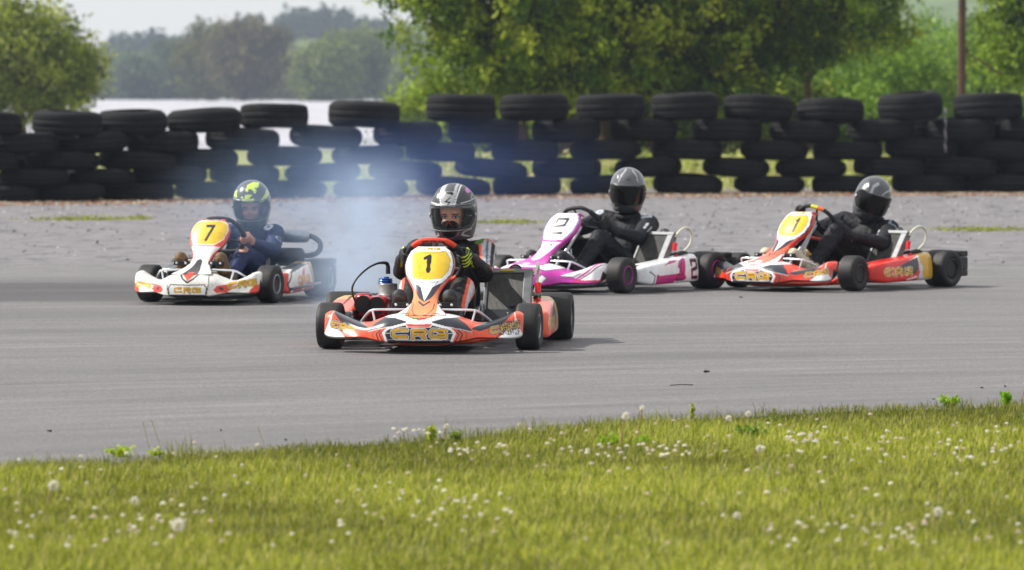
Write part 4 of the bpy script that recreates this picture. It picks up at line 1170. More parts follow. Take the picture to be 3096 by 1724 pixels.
xb = MB(); xb.tube([(-.30, .30, .22), (-.22, .45, .24), (-.10, .62, .26), (.15, .66, .26), (.35, .64, .25)], [.02, .03, .045, .045, .03], 14, smooth_it=2); xb.build('exhaust', M['steel'], k1)

# white and red kart on the left
k2 = kart_root('white and red kart with yellow number 7 plate, leftmost of the karts', 634, 31.75, -13, (0, -.525))
common(k2, .432, .50, 'silver_rim', 'grey_frame', .130, .135, steer=-6, barW=.27, pz=.275, wf=.13, wr=.19)
s2 = .78
def sc2(pts): return [(x, z) for x, z in pts]
half = [('poly', [(.17, .23), (.27, .17), (.30, .15), (.32, .22), (.2, .25)], 'e8e4dc'),
        ('line', [(.135, .20), (.15, .155), (.135, .07)], .006, '3a3a42'),
        ('poly', [(.0, .24), (.045, .225), (.05, .215), (.0, .168)], 'e84a34'), ('line', [(.075, .225), (.035, .178), (.0, .158)], .013, '24252e'),
        ('poly', [(0, .13), (.125, .135), (.13, .085), (.11, .068), (0, .066)], 'f0f0f0'), ('line', [(0, .139), (.12, .143), (.137, .12), (.13, .07)], .007, '34353f'),
        ('poly', [(.18, .105), (.20, .135), (.27, .145), (.31, .148), (.27, .128), (.285, .108), (.26, .09), (.20, .086)], 'ea4632'),
        ('poly', [(.385, .05), (.40, .105), (.43, .14), (.46, .14), (.46, .05)], 'e84430'), ('line', [(.22, .118), (.232, .112)], .018, '3a3a44'),
        ('poly', [(0, .0), (0, .074), (.12, .074), (.15, .062), (.16, 0)], '2c2c32')]
L2 = mirror(half, 0) + glyphs('CRG', 0, .104, .185, .036, up=True, cols=(('8a6a1c', .42), (GOLD, .30))) \
    + glyphs('CRG', .345, .145, .17, .044, ang=R(8), up=True, cols=(('8a6a1c', .42), (GOLD, .30))) + glyphs('CRG', -.365, .13, .13, .036, ang=R(-6), up=True, cols=(('c09a48', .44), (GOLD, .30)))
nose_fairing(k2, .45, [(l[0], l[1], *l[2:]) for l in L2], 'ece9e2', M['paint_dirty'], .0046)
pl = [(-.118, .545), (-.07, .562), (.07, .562), (.112, .545), (.128, .50), (.112, .44), (.06, .405), (-.06, .405), (-.112, .44), (-.13, .50)]
half = [('poly', [(0, .60), (.09, .60), (.15, .54), (.16, .47), (.12, .39), (.0, .395)], 'e64a38'), ('poly', [(0, .385), (.10, .385), (.07, .34), (.075, .27), (.15, .215), (.2, .18), (0, .18)], 'f0eeea'),
        ('line', [(.118, .39), (.075, .335), (.068, .30)], .018, 'e64a38'), ('poly', [(0, .31), (.02, .30), (.03, .26), (.055, .22), (.075, .18), (0, .18)], '2a2b33'), ('poly', [(.06, .24), (.10, .228), (.13, .20), (.10, .205), (.07, .215)], 'f4f4f4')]
P2 = mirror(half, 0) + [('line', pl + [pl[0]], .010, 'f6f6f6'), ('poly', pl, 'f0c62a')]
P2 += [('poly', [(-.07, .567), (.06, .567), (.07, .580), (.0, .590), (-.08, .582)], '1c1c22')] + glyphs('CRG', -.005, .576, .10, .013, up=True, cols=(('e0a028', .34),))
P2 += glyphs('7', -.002, .486, .055, .105, up=True, slant=.12, cols=(('17171d', .19),))
front_panel(k2, P2, 'f0eeea', M['paint_dirty'], '2b2c30', .0046, ztop=.585)
pod2 = [('poly', [(-.4, .04), (-.4, .3), (-.30, .3), (-.33, .12), (-.30, .04)], 'e84636'), ('line', [(-.30, .04), (-.33, .12), (-.28, .2), (.36, .27)], .010, '24252c'),
        ('poly', [(-.27, .05), (-.26, .10), (-.12, .09), (.0, .20), (.08, .235), (.0, .12), (-.05, .06), (.2, .12), (.26, .05)], 'ea4250'), ('poly', [(.02, .07), (.14, .07), (.08, .045)], '9aa088'),
        ('poly', [(.17, .27), (.25, .28), (.30, .10), (.24, .09)], 'e0b878')] + glyphs('CRG', .01, .14, .30, .06, up=True, cols=(('b08a50', .42), ('e8a048', .30)))
side_pod(k2, 1, pod2, 'f0efec', M['paint'], .80); side_pod(k2, -1, pod2, 'f0efec', M['paint'], .80)
steering(k2, lambda a: '8a4030' if 118 < a < 128 else '17181c', M['black'], c=(0, -.24, .455))
tank(k2)
eb = MB(); eb.lathe([(0, .01), (.004, .047), (.03, .050), (.15, .050), (.18, .044), (.20, .02)], c=(.24, .50, .435), axis='X', n=30); ex = eb.build('exhaust', M['steel'], k2)
eb = MB(); eb.lathe([(0, .01), (.004, .055), (.22, .055), (.235, .045), (.25, .015)], c=(.16, .47, .295), axis='X', n=30); eb.build('silencer', M['black'], ex)
eb = MB(); eb.tube([(.42, .50, .435), (.455, .50, .432), (.51, .50, .40), (.525, .49, .355), (.50, .48, .31), (.45, .47, .295), (.40, .47, .295)], .019, 14, smooth_it=2); eb.build('exhaust_bend', M['hose'], ex)
en = MB(); en.box((-.30, .26, .17), (.17, .19, .20)); en.lathe([(0, .06), (.02, .06), (.02, .05), (.04, .05), (.04, .06), (.06, .06), (.06, .05), (.08, .05), (.08, .06), (.1, .05)], c=(-.3, .26, .26), axis='Z', n=24); en.build('engine', M['alu'], k2, bevel=.006)

# magenta kart
k3 = kart_root('magenta and white kart with number 2, behind the leading kart', 1879, 33.2, -35, (.53, -.525))
common(k3, .53, .60, 'magenta_rim', 'grey_frame', steer=3)
MG = 'c42ea6'
half = [('poly', [(0, .25), (.16, .25), (.26, .185), (.20, .172), (.10, .195), (0, .20)], 'f2f2f6'), ('line', [(.26, .185), (.20, .172), (.10, .195)], .006, '6a3a78'),
        ('poly', [(.15, .10), (.19, .145), (.225, .12), (.19, .08)], 'f2f2f6'), ('line', [(.15, .15), (.19, .145), (.225, .12), (.19, .08)], .006, '4a4a58'),
        ('poly', [(.30, .135), (.40, .18), (.46, .215), (.54, .25), (.58, .25), (.58, .10), (.43, .108), (.38, .128)], 'f0f0f4'),
        ('line', [(.41, .118), (.47, .165), (.535, .235)], .016, 'c8288f'), ('line', [(.43, .112), (.495, .16), (.555, .225)], .010, '2c2c34'), ('line', [(.30, .133), (.385, .125), (.42, .15)], .006, '4a4a58'),
        ('line', [(.40, .098), (.56, .10)], .014, 'c42a60')]
nose_fairing(k3, .56, mirror(half, 0) + glyphs('1', .52, .125, .0, .0, up=True)[:0], MG, M['paint'], .0046)
pl = [(-.09, .565), (.09, .565), (.118, .52), (.118, .46), (.075, .405), (-.075, .405), (-.118, .46), (-.118, .52)]
half = [('poly', [(0, .61), (.115, .58), (.13, .52), (.125, .45), (.085, .385), (0, .38)], 'f4f4fa'), ('line', [(.09, .585), (.132, .525), (.13, .445), (.085, .383)], .008, 'a8a0c0'),
        ('poly', [(0, .37), (.085, .37), (.06, .34), (.045, .29), (.035, .25), (0, .24)], 'f4f4fa'), ('poly', [(0, .215), (.16, .235), (.16, .18), (0, .18)], 'd040b0')]
P3 = mirror(half, 0) + glyphs('2', 0, .484, .088, .118, up=True, slant=.05, cols=(('20202a', .17),))
P3 += [('line', [(.02, .352), (.03, .345)], .012, '6a60b8'), ('line', [(.012, .27), (.016, .266)], .008, '3a3a60')]
front_panel(k3, P3, MG, M['paint'], MG, .0046)
pod3 = [('poly', [(-.28, .04), (-.26, .12), (-.24, .135), (.0, .15), (.06, .22), (.12, .24), (.18, .25), (.13, .15), (.16, .10), (.02, .04)], 'c01c7c'),
        ('poly', [(-.26, .17), (-.20, .195), (.0, .205), (.05, .16), (.04, .13), (-.22, .12), (-.27, .14)], 'eceef2'), ('line', [(.10, .225), (.06, .16), (.09, .12), (.02, .12), (.0, .085), (.10, .08)], .010, '24242c'),
        ('poly', [(.10, .075), (-.02, .075), (-.03, .04), (.14, .04)], 'eceef2'), ('line', [(-.30, .05), (-.28, .12), (-.32, .15)], .010, '2c2c34'),
        ('poly', [(.15, .25), (.4, .30), (.4, .04), (.18, .04), (.12, .12)], 'f0f2f6'), ('line', [(-.1, .235), (.2, .262), (.36, .282)], .009, 'c01c7c'),
        ('poly', [(-.16, .19), (.0, .212), (.05, .23), (-.05, .225)], 'c01c7c')] + glyphs('2', .250, .158, .088, .145, up=True, cols=(('e070b0', .205), ('1c1c24', .17)))
side_pod(k3, 1, pod3, 'eceef2', M['paint']); side_pod(k3, -1, pod3, 'eceef2', M['paint'])
steering(k3, lambda a: '141519', M['black'], turn=R(10)); radiator(k3); tank(k3)

# red kart at the right
k4 = kart_root('red and white kart with a gold number 11 plate, rightmost of the karts', 2580, 33.6, -40, (.53, -.525))
common(k4, .53, .60, 'black_rim', 'red_frame', steer=6)
nose_fairing(k4, .56, crg_nose('e8412c', 'f4f4f4', '3a3c46', False), 'e8432e', M['paint'], .0034)
front_panel(k4, crg_panel('e63c28', 'f07050', '11', 'e8c02c'), 'f6f6f6', M['paint'], 'e63c28', .0044)
side_pod(k4, 1, crg_pod('e22c20', 'd0a020'), 'e22c20', M['paint']); side_pod(k4, -1, crg_pod('e22c20', 'd0a020'), 'e22c20', M['paint'])
steering(k4, lambda a: 'c8d02c' if 88 < a < 108 else ('e8682c' if 70 < a < 88 else '17181c'), M['black'], turn=R(-20)); radiator(k4, w=.27); tank(k4)
cb = MB(); cb.tube([(.02, -.30, .50), (.02, -.52, .18)], .012, 10); cb.tube([(-.10, -.40, .40), (.16, -.16, .34)], .012, 10, mi=1); cb.build('steering_stay', [M['chrome'], M['red_frame']], k4)

# ------------------------------------------------------------------ the drivers
def place(k): return tuple(k.location), k.rotation_euler.z
A_ = lambda v: np.array(v)
def arm_panel(sg, t0, t1, phi0, dphi, col, edge=None, line=None):
    def f(co, C, J):
        s_, e_ = A_(J['sh'][sg]), A_(J['el'][sg]); ax = e_ - s_; L = np.linalg.norm(ax); ax = ax / L
        rel = co - s_; t = rel @ ax / L; rad = rel - (rel @ ax)[:, None] * ax
        r = np.linalg.norm(rad, axis=1)
        e1 = np.array([sg, -.5, .2]); e1 = e1 - (e1 @ ax) * ax; e1 /= np.linalg.norm(e1); e2 = np.cross(ax, e1)
        ph = np.degrees(np.arctan2(rad @ e2, rad @ e1)) - phi0
        near = r < .13
        m = near & (t > t0) & (t < t1) & (np.abs(ph) < dphi)
        if edge:
            m2 = near & (t > t0 - .06) & (t < t1 + .06) & (np.abs(ph) < dphi + 12); C[m2] = lin(edge)
        C[m] = lin(col)
        if line:
            for q, w_, c_ in line: C[m & (np.abs(ph - q) < w_)] = lin(c_)
    return f
def ball(cfun, r, col, ring=None):
    def f(co, C, J):
        c = A_(cfun(J)); d = np.linalg.norm(co - c, axis=1)
        C[d < r] = lin(col)
        if ring: C[d < ring[0]] = lin(ring[1])
    return f
def leg_stripe(sg, col, edge):
    def f(co, C, J):
        a, b = A_(J['kn'][sg]), A_(J['an'][sg]); ax = (b - a) / np.linalg.norm(b - a); rel = co - a; t = rel @ ax
        rad = rel - t[:, None] * ax; r = np.linalg.norm(rad, axis=1)
        u = rad @ np.array([sg, 0, 0]); v = rad[:, 1]
        C[(r < .1) & (t > -.02) & (t < .3) & (u > .032) & (v < .03)] = lin(edge); C[(r < .1) & (t > 0) & (t < .3) & (u > .048) & (v < .02)] = lin(col)
    return f
def neck_ring(col, z0):
    def f(co, C, J):
        n_ = A_(J['neck']); d = np.linalg.norm((co - n_)[:, :2], axis=1); C[(d < .115) & (co[:, 2] > n_[2] - .03)] = lin(col)
    return f
def seam(col='2c2e36'):
    def f(co, C, J):
        m = (np.abs(co[:, 0] - J['chest'].x) < .004) & (co[:, 1] < J['chest'].y) & (co[:, 2] > .25); C[m] = lin(col)
    return f

h1 = [('poly', [(-.20, -.20), (.20, -.20), (.20, -.095), (-.20, -.095)], '46444a'),
      ('poly', [(-.035, .03), (.034, .03), (.046, .115), (.040, .17), (-.046, .17), (-.050, .115)], 'a8a9ae'),
      ('line', [(-.037, .03), (-.050, .08), (-.056, .125), (-.050, .17)], .007, 'd8dae0'), ('line', [(.036, .03), (.046, .08), (.054, .125), (.052, .17)], .007, 'd8dae0'),
      ('poly', [(-.030, .112), (-.020, .124), (.020, .124), (.030, .112), (.022, .104), (.010, .113), (-.010, .113), (-.022, .104)], '101012'),
      ('poly', [(-.028, .125), (.028, .125), (.024, .170), (-.024, .170)], '4c4e54'),
      ('line', [(.012, .092), (-.016, .070), (.013, .067), (-.008, .045)], .0075, '0c0c0e'),
      ('poly', [(-.2, .026), (.2, .026), (.2, .040), (-.2, .040)], '8e9096'),
      ('line', [(.074, .058), (.115, .066), (.132, .078)], .005, 'c8ccd4'), ('line', [(-.074, .058), (-.115, .060), (-.132, .052)], .005, 'd8dce2'),
      ('line', [(.085, .132), (.098, .112)], .008, 'e878d8'), ('line', [(.118, .07), (.112, .10), (.10, .13)], .003, '8e9096'),
      ('poly', [(-.048, -.100), (.048, -.100), (.034, -.132), (.012, -.142), (-.012, -.142), (-.034, -.132)], '0e0e10'),
      ('line', [(-.062, -.095), (-.046, -.130), (-.012, -.146), (.012, -.146), (.046, -.130), (.062, -.095)], .004, 'a06078'),
      ('line', [(.112, -.10), (.078, -.112), (.070, -.128), (.098, -.142)], .008, 'a8a8aa'), ('line', [(-.112, -.10), (-.078, -.112), (-.070, -.128), (-.098, -.142)], .008, 'a8a8aa')]
loc, rz = place(k1)
d1 = driver('driver in a grey helmet with clear visor and neon striped gloves, in the orange kart', loc, rz, dict(
    hip=(.0, .24, .16), chest=(.038, .35, .40), neck=(.04, .37, .57), bulk=1.02,
    shoulder=[(-.165, .33, .52), (.218, .33, .525)], elbow=[(-.235, .13, .42), (.238, .15, .405)], wrist=[(-.205, -.12, .49), (.205, -.12, .49)],
    knee=[(-.15, -.17, .33), (.15, -.17, .33)], ankle=[(-.135, -.53, .16), (.135, -.53, .16)], toe=[(-.150, -.715, .305), (.135, -.715, .305)],
    grip=(172, 6), gloves='1a1b20', glove_stripe='c8e82c', suit='121317', boot='2a2a30', sole='4a443c', folds=.006,
    suit_paint=[arm_panel(1, -.05, .95, 10, 62, 'b8b8be', 'f06a4a', [(0, 13, '24252c'), (34, 6, '5a6a80'), (-40, 7, '24252c')]), arm_panel(-1, .1, .8, 10, 22, '5a5c66'), ball(lambda J: J['sh'][1] + Vector((-.02, -.04, .065)), .030, '5a7a3a'),
                leg_stripe(1, 'c8c8cc', 'f0603c'), leg_stripe(-1, 'c8c8cc', 'f0603c'), neck_ring('14151a', 0), seam()],
    helmet_at=(.045, .345, .762), helmet_rot=(R(6), R(-1), R(-8)),
    helmet=dict(layers=h1, base='3e4046', mtl=M['helmet_matt'], visor=M['visor_clear'], back_col='3e4046'), face=dict(s=1.06, brow='6a5040', skin='e6b098')))
# breath guard inside the chin bar
gb = MB(); gb.ellip((0, -.118, -.072), (.052, .022, .030)); gb.ellip((0, -.135, -.062), (.020, .012, .014))
o = gb.build('breath_guard', M['liner'], d1, loc=(.045, .345, .762), rot=(R(6), R(-1), R(-8)))
gb = MB(); gb.tube([(.014 * math.cos(t), -.1475, -.064 + .011 * math.sin(t)) for t in np.linspace(-.2, math.pi + .2, 12)], .0028, 6); gb.build('guard_badge', M['redfit'], o)

c7 = lambda x, y: ((x - 655) / 2920, (530 - y) / 2920 + (.052 if y > 400 else .028))
h2 = [('line', [c7(630, 210), c7(720, 185), c7(800, 205)], .024, 'd8f030'), ('line', [c7(640, 215), c7(720, 235), c7(775, 285), c7(770, 305)], .018, 'd8f030'), ('line', [c7(600, 262), c7(606, 266)], .022, 'd8f030'),
      ('poly', [c7(575, 425), c7(735, 418), c7(650, 500), c7(740, 505), c7(730, 580), c7(512, 560), c7(512, 510), c7(560, 505)], 'd8f030'), ('line', [c7(540, 512), c7(720, 524)], .004, '4a4c50'), ('line', [c7(505, 478), c7(510, 482)], .014, 'd8f030'), ('line', [c7(735, 510), c7(750, 512)], .012, 'd8f030'),
      ('poly', [c7(975, 330), c7(1030, 420), c7(1015, 500), c7(930, 592), c7(840, 590), c7(930, 510), c7(975, 430)], 'd8f030'), ('line', [c7(1010, 430), c7(960, 520), c7(890, 590)], .004, '5a5c34'),
      ('poly', [c7(335, 330), c7(392, 300), c7(375, 420), c7(385, 500), c7(300, 500)], 'd8f030'),
      ('poly', [c7(500, 560), c7(500, 600), c7(810, 600), c7(810, 560), c7(740, 560), c7(740, 582), c7(520, 575), c7(520, 560)], '3c3e44')]
loc, rz = place(k2)
d2 = driver('bare handed driver in a navy suit and black helmet with neon yellow graphics', loc, rz, dict(
    hip=(.02, .24, .155), chest=(.05, .34, .36), neck=(.055, .36, .50), bulk=.92,
    shoulder=[(-.13, .32, .455), (.225, .33, .455)], elbow=[(-.26, .13, .37), (.275, .12, .345)], wrist=[(-.215, -.12, .43), (.205, -.115, .395)],
    knee=[(-.15, -.16, .315), (.13, -.15, .315)], ankle=[(-.15, -.52, .15), (.135, -.52, .15)], toe=[(-.155, -.715, .315), (.135, -.715, .315)],
    grip=(192, -10), wheel_z=.455, hand_s=.84, suit='142450', boot='6a5236', sole='8a6c46', skin='d09a86', folds=.008, seed=9.0,
    suit_paint=[neck_ring('141d34', 0), ball(lambda J: J['sh'][1] + Vector((-.035, -.045, .055)), .036, 'd8dce6', (.014, '5a6aa0')), ball(lambda J: J['sh'][1].lerp(J['el'][1], .45) + Vector((.045, -.045, .01)), .028, 'a8b0c4', (.020, '172544'))],
    helmet_at=(.055, .335, .676), helmet_rot=(R(13), 0, R(8)),
    helmet=dict(layers=h2, base='44474b', mtl=M['helmet'], visor=M['visor_clear'], back_col='44474b', spoiler=False), face=dict(s=1.06, brow='4a382c', skin='dea492')))

h3 = [('line', [(-.004, .055), (-.006, .040)], .0035, 'd8dade'), ('line', [(.003, .055), (.002, .040)], .0035, 'd8dade'), ('line', [(.010, .053), (.010, .040)], .0035, 'd8dade'),
      ('poly', [(-.018, .088), (.020, .088), (.012, .098), (-.010, .098)], '26272a'), ('line', [(-.075, .07), (-.052, .12), (-.02, .155)], .010, 'a4a6ab'), ('line', [(.075, .075), (.06, .12), (.03, .15)], .007, 'b4b6ba'),
      ('poly', [(-.2, -.2), (.2, -.2), (.2, .02), (-.2, .02)], '36383d')]
loc, rz = place(k3)
d3 = driver('driver in a black suit and silver grey helmet with dark visor, in the magenta kart', loc, rz, dict(
    hip=(.0, .24, .155), chest=(.0, .35, .385), neck=(.01, .36, .545), bulk=1.0,
    shoulder=[(-.195, .32, .515), (.195, .35, .475)], elbow=[(-.27, .06, .43), (.275, .08, .385)], wrist=[(-.205, -.13, .46), (.205, -.13, .44)],
    knee=[(-.16, -.24, .39), (.155, -.25, .39)], ankle=[(-.14, -.52, .155), (.14, -.52, .155)], toe=[(-.135, -.72, .27), (.135, -.72, .27)],
    grip=(170, 2), gloves='17181c', suit='10131f', boot='25262c', sole='1a1a1c', folds=.009, seed=21.0,
    suit_paint=[neck_ring('101118', 0), ball(lambda J: J['sh'][1] + Vector((.0, -.03, .06)), .042, 'c8ccd6', (.016, '9aa0b4')), ball(lambda J: J['sh'][-1] + Vector((-.005, -.05, .05)), .036, 'c8ccd6', (.014, '8a90a4')),
                arm_panel(1, .42, .78, 15, 24, 'c0c4cc', None, [(-4, 12, '20222c')])],
    helmet_at=(.015, .335, .742), helmet_rot=(R(10), R(2), R(34)),
    helmet=dict(layers=h3, base='54565c', mtl=M['helmet'], visor=M['visor_smoke'], open_port=False, back_col='54565c')))
h4 = [('line', [(.03, .062), (.05, .085), (.085, .105)], .008, 'b0b2b6'), ('line', [(-.06, .05), (-.05, .10), (-.02, .13)], .018, '8a8c92'),
      ('poly', [(-.2, -.2), (.2, -.2), (.2, .015), (-.2, .015)], '33353a')]
loc, rz = place(k4)
d4 = driver('driver in a black suit with dark grey helmet tilted sideways, in the red kart', loc, rz, dict(
    hip=(.02, .24, .155), chest=(.05, .35, .36), neck=(.075, .36, .50), bulk=1.04,
    shoulder=[(-.15, .31, .485), (.245, .34, .425)], elbow=[(-.25, .07, .42), (.345, .12, .33)], wrist=[(-.20, -.13, .45), (.215, -.11, .385)],
    knee=[(-.17, -.22, .41), (.165, -.215, .445)], ankle=[(-.14, -.52, .155), (.135, -.51, .155)], toe=[(-.13, -.72, .27), (.12, -.71, .27)],
    grip=(150, -18), gloves='191a1e', suit='11121b', boot='cfc6ae', sole='7a6a50', folds=.009, seed=33.0,
    suit_paint=[neck_ring('101118', 0), ball(lambda J: J['wr'][1] + Vector((.02, -.0, -.02)), .022, 'b8bccc'),
                arm_panel(1, -.12, .12, 5, 34, '1a1c28', '8a90a4')],
    helmet_at=(.095, .33, .672), helmet_rot=(R(14), R(17), R(50)),
    helmet=dict(layers=h4, base='46484e', mtl=M['helmet'], visor=M['visor_smoke'], open_port=False, back_col='46484e')))

# ------------------------------------------------------------------ the tyre wall, every tyre a thing of its own
def tyre_mesh(i):
    r_ = random.Random(100 + i)
    n = 60
    b = r_.uniform(.80, .90)
    prof = [(-.50, .56), (-.50, .62), (-.49, .74), (-.47, .84), (-.43, .925), (-.37, .968), (-.30, .985), (-.285, .970), (-.27, .987), (-.16, .995), (-.15, .978), (-.135, .996), (0, 1.0),
            (.135, .996), (.15, .978), (.16, .995), (.27, .987), (.285, .970), (.30, .985), (.37, .968), (.43, .925), (.47, .84), (.49, .74), (.50, .62), (.50, .56), (.42, .58), (.30, .86), (0, .92), (-.30, .86), (-.42, .58)]
    if i % 2: prof = [(z, (r - .085 * max(0, (abs(z) - .16) / .34) ** 1.6) if r > .9 and z * z > .02 and r != .92 else r) for z, r in prof]
    if i % 3 == 2: prof = [(z * (1.0), r - .02 * (abs(z) > .3) * (1 if r > .8 else 0)) for z, r in prof]
    if i >= 3:      # worn, sagging casings with a rounder shoulder
        prof = [(z if abs(z) < .05 or r in (.56, .58, .86, .92) else z * (1 - .13 * max(0, (r - .62) / .38) ** 1.5), r) for z, r in prof]
    V = []
    for z, r in prof:
        for k in range(n):
            t = 2 * math.pi * k / n
            sag = 1 + .012 * math.sin(2 * t + i) + .006 * math.sin(5 * t + 2 * i)
            rr = r * sag - (.008 if (abs(z) < .44 and abs(z) > .31 and r > .9 and k % 2) else 0)
            V.append((rr * math.cos(t), rr * math.sin(t), z + .012 * math.sin(t * 2 + i * 1.7)))
    L = len(prof)
    F = [(a * n + k, a * n + (k + 1) % n, ((a + 1) % L) * n + (k + 1) % n, ((a + 1) % L) * n + k) for a in range(L) for k in range(n)]
    me = mesh_np('truck_tyre', V, F, M['truck'])
    bm = bmesh.new(); bm.from_mesh(me); bmesh.ops.recalc_face_normals(bm, faces=bm.faces); bm.to_mesh(me); bm.free()
    return me
m_, nt, b = new_mat('weathered_rubber'); M['truck'] = m_
tc = nt.nodes.new('ShaderNodeTexCoord'); oi = nt.nodes.new('ShaderNodeObjectInfo')
v = nt.nodes.new('ShaderNodeVectorMath'); v.operation = 'ADD'; nt.links.new(tc.outputs['Object'], v.inputs[0]); nt.links.new(oi.outputs['Random'], v.inputs[1])
n1 = nz(nt, v.outputs[0], 3.5, 7, 0.7)
c = mixc(nt, mrange(nt, n1, 0.35, 0.68, 0, 1), (0.004, 0.004, 0.005), (0.016, 0.0155, 0.017))
c = mixc(nt, mrange(nt, oi.outputs['Random'], 0, 1, 0, 0.5), c, (0.010, 0.011, 0.014))
n2 = nz(nt, v.outputs[0], 14, 6, 0.8)
c = mixc(nt, mrange(nt, n2, 0.62, 0.78, 0, 0.35), c, (0.10, 0.092, 0.085))
nt.links.new(c, b.inputs['Base Color']); b.inputs['Roughness'].default_value = 0.78; b.inputs['Specular IOR Level'].default_value = 0.16
bp = nt.nodes.new('ShaderNodeBump'); bp.inputs['Strength'].default_value = 0.4; bp.inputs['Distance'].default_value = 0.01
nt.links.new(n2, bp.inputs['Height']); nt.links.new(bp.outputs[0], b.inputs['Normal'])
TM = [tyre_mesh(i) for i in range(6)]
ROWS = [
 ('top', .345, .525, [-40, 204, 400, 618, 830, 1101, 1393, 1614, 1844, 2070, 2291, 2511, 2751, 2985, 3215]),
 ('second', .305, .535, [60, 273, 492, 733, 986, 1232, 1461, 1711, 1942, 2198, 2432, 2664, 2905, 3130]),
 ('third', .26, .532, [-60, 190, 415, 611, 860, 1111, 1333, 1586, 1830, 2076, 2340, 2562, 2783, 3020]),
 ('fourth', .25, .53, [98, 300, 512, 738, 975, 1225, 1484, 1714, 1960, 2225, 2452, 2687, 2905, 3125]),
 ('bottom', .25, .535, [0, 205, 415, 645, 880, 1120, 1370, 1592, 1830, 2080, 2326, 2555, 2804, 3035])]
HF = [(-200, .86), (0, .866), (400, .88), (618, .90), (830, .95), (1100, .965), (1393, 1.035), (2070, 1.055), (2291, 1.03), (2511, .995), (2751, 1.055), (3000, 1.04), (3300, 1.04)]
names = ['first', 'second', 'third', 'fourth', 'fifth', 'sixth', 'seventh', 'eighth', 'ninth', 'tenth', 'eleventh', 'twelfth', 'thirteenth', 'fourteenth', 'fifteenth']
tops = {}
rt_ = random.Random(5)
stack = {}
zb0 = [0] * 5
for ri in range(4, -1, -1):
    rname, hh, rad, xs_ = ROWS[ri]
    below = sum(ROWS[q][1] for q in range(ri + 1, 5))
    for ti, px in enumerate(xs_):
        f = float(interp(px, HF)); Yw = wall_y(px); y = Yw + .46 + rt_.uniform(-.04, .04)
        rr = rad * rt_.uniform(.94, 1.03)
        if ri == 0 and px in (204,): rr *= .92
        x = (px - 1548) / FPX * y
        o = bpy.data.objects.new('truck_tyre', TM[(ti * 2 + ti // 3) % 3 + (3 if (ri > 2 or (ri > 0 and ti % 3)) else 0)]); COL.objects.link(o)
        h_ = hh * f * rt_.uniform(1.05, 1.14)
        o.scale = (rr, rr, h_)
        o.location = (x, y, (below + hh / 2) * f + .006)
        tx, ty = rt_.gauss(0, 1.6), rt_.gauss(0, 1.5)
        if ri == 0: ty += {204: 1.5, 618: -2.2, 400: -2, 1101: -2.5, 1393: -1.5, 1614: 1.5, 2291: 3.2, 2511: -3.2, 2751: -4.0, 2985: 3.0}.get(px, 0)
        o.rotation_euler = (R(tx), R(ty), rt_.uniform(0, 6.28))
        tag(o, f'{names[ti]} tyre from the left in the {rname} row of the black tyre wall', 'tyre', 'tyres stacked in the barrier wall')
for ri, end, side, pxs_ in ((1, 'right', 'at', (2790, 3018)), (2, 'right', 'at', (2905, 3130)), (3, 'right', 'at', (2795, 3015)), (4, 'right', 'at', (2920, 3120)), (1, 'left', 'at', (165,)), (2, 'left', 'at', (70,)), (3, 'left', 'at', (195,)), (4, 'left', 'at', (100,))):
    rname, hh, rad, _ = ROWS[ri]; below = sum(ROWS[q][1] for q in range(ri + 1, 5))
    for bi, px in enumerate(pxs_):
        f = float(interp(px, HF)); y = wall_y(px) + 1.42; o = bpy.data.objects.new('truck_tyre', TM[3 + (ri + bi) % 3]); COL.objects.link(o)
        o.scale = (rad * .96, rad * .96, hh * f * 1.05); o.location = ((px - 1548) / FPX * y, y, (below + hh / 2) * f + .006); o.rotation_euler = (R(rt_.gauss(0, 1)), R(rt_.gauss(0, 1)), rt_.uniform(0, 6))
        which = ('left ' if bi == 0 else 'right ') if len(pxs_) > 1 else ''
        tag(o, f'{which}tyre behind the {rname} row of the wall at its {end} end', 'tyre', 'tyres stacked in the barrier wall')
# straps hanging on the wall at the right
for px, z0, z1, lab in ((2857, 1.28, .62, 'frayed pale strap hanging down the tyre wall near its right end'),):
    Y = wall_y(px) - .06; mb = MB()
    pts = [((px - 1548) / FPX * Y + .01 * math.sin(k * 2.1), Y - .02 - (.03 if k % 2 else 0), z0 + (z1 - z0) * k / 10) for k in range(11)]
    mb.tube(pts, [.008 if k % 3 else .020 for k in range(11)], 6); tag(mb.build('strap', mat('strap', '85848a', .8, nscale=30, namp=.4)), lab, 'strap', 'straps on the tyre wall')

# ------------------------------------------------------------------ foliage
M['leaf'] = attr_mat('leaves', 0.55, wear=0.25, wscale=3, spec=0.2, trans=0.42)
M['bark'] = mat('bark', '4a3a2c', 0.9, nscale=6, namp=0.4, bump=.6, bscale=12, spec=.2)
def leaf_cloud(name, centers, size, cols, parent, seed=0, m=None, flat=0.0):
    g = np.random.default_rng(seed); N = len(centers)
    a = g.normal(size=(N, 3)); a /= np.linalg.norm(a, axis=1)[:, None]
    b_ = g.normal(size=(N, 3)); b_[:, 2] += flat; b_ = b_ - (b_ * a).sum(1)[:, None] * a; b_ /= np.linalg.norm(b_, axis=1)[:, None] + 1e-9
    s = size[:, None]
    V = np.stack([centers - a * s, centers - b_ * s * .55, centers + a * s, centers + b_ * s * .55], 1).reshape(-1, 3)
    F = (np.arange(4)[None] + (np.arange(N) * 4)[:, None])
    me = mesh_np(name, V, F, m or M['leaf'], np.repeat(cols, 4, 0), smooth=False)
    return link(name, me, parent)

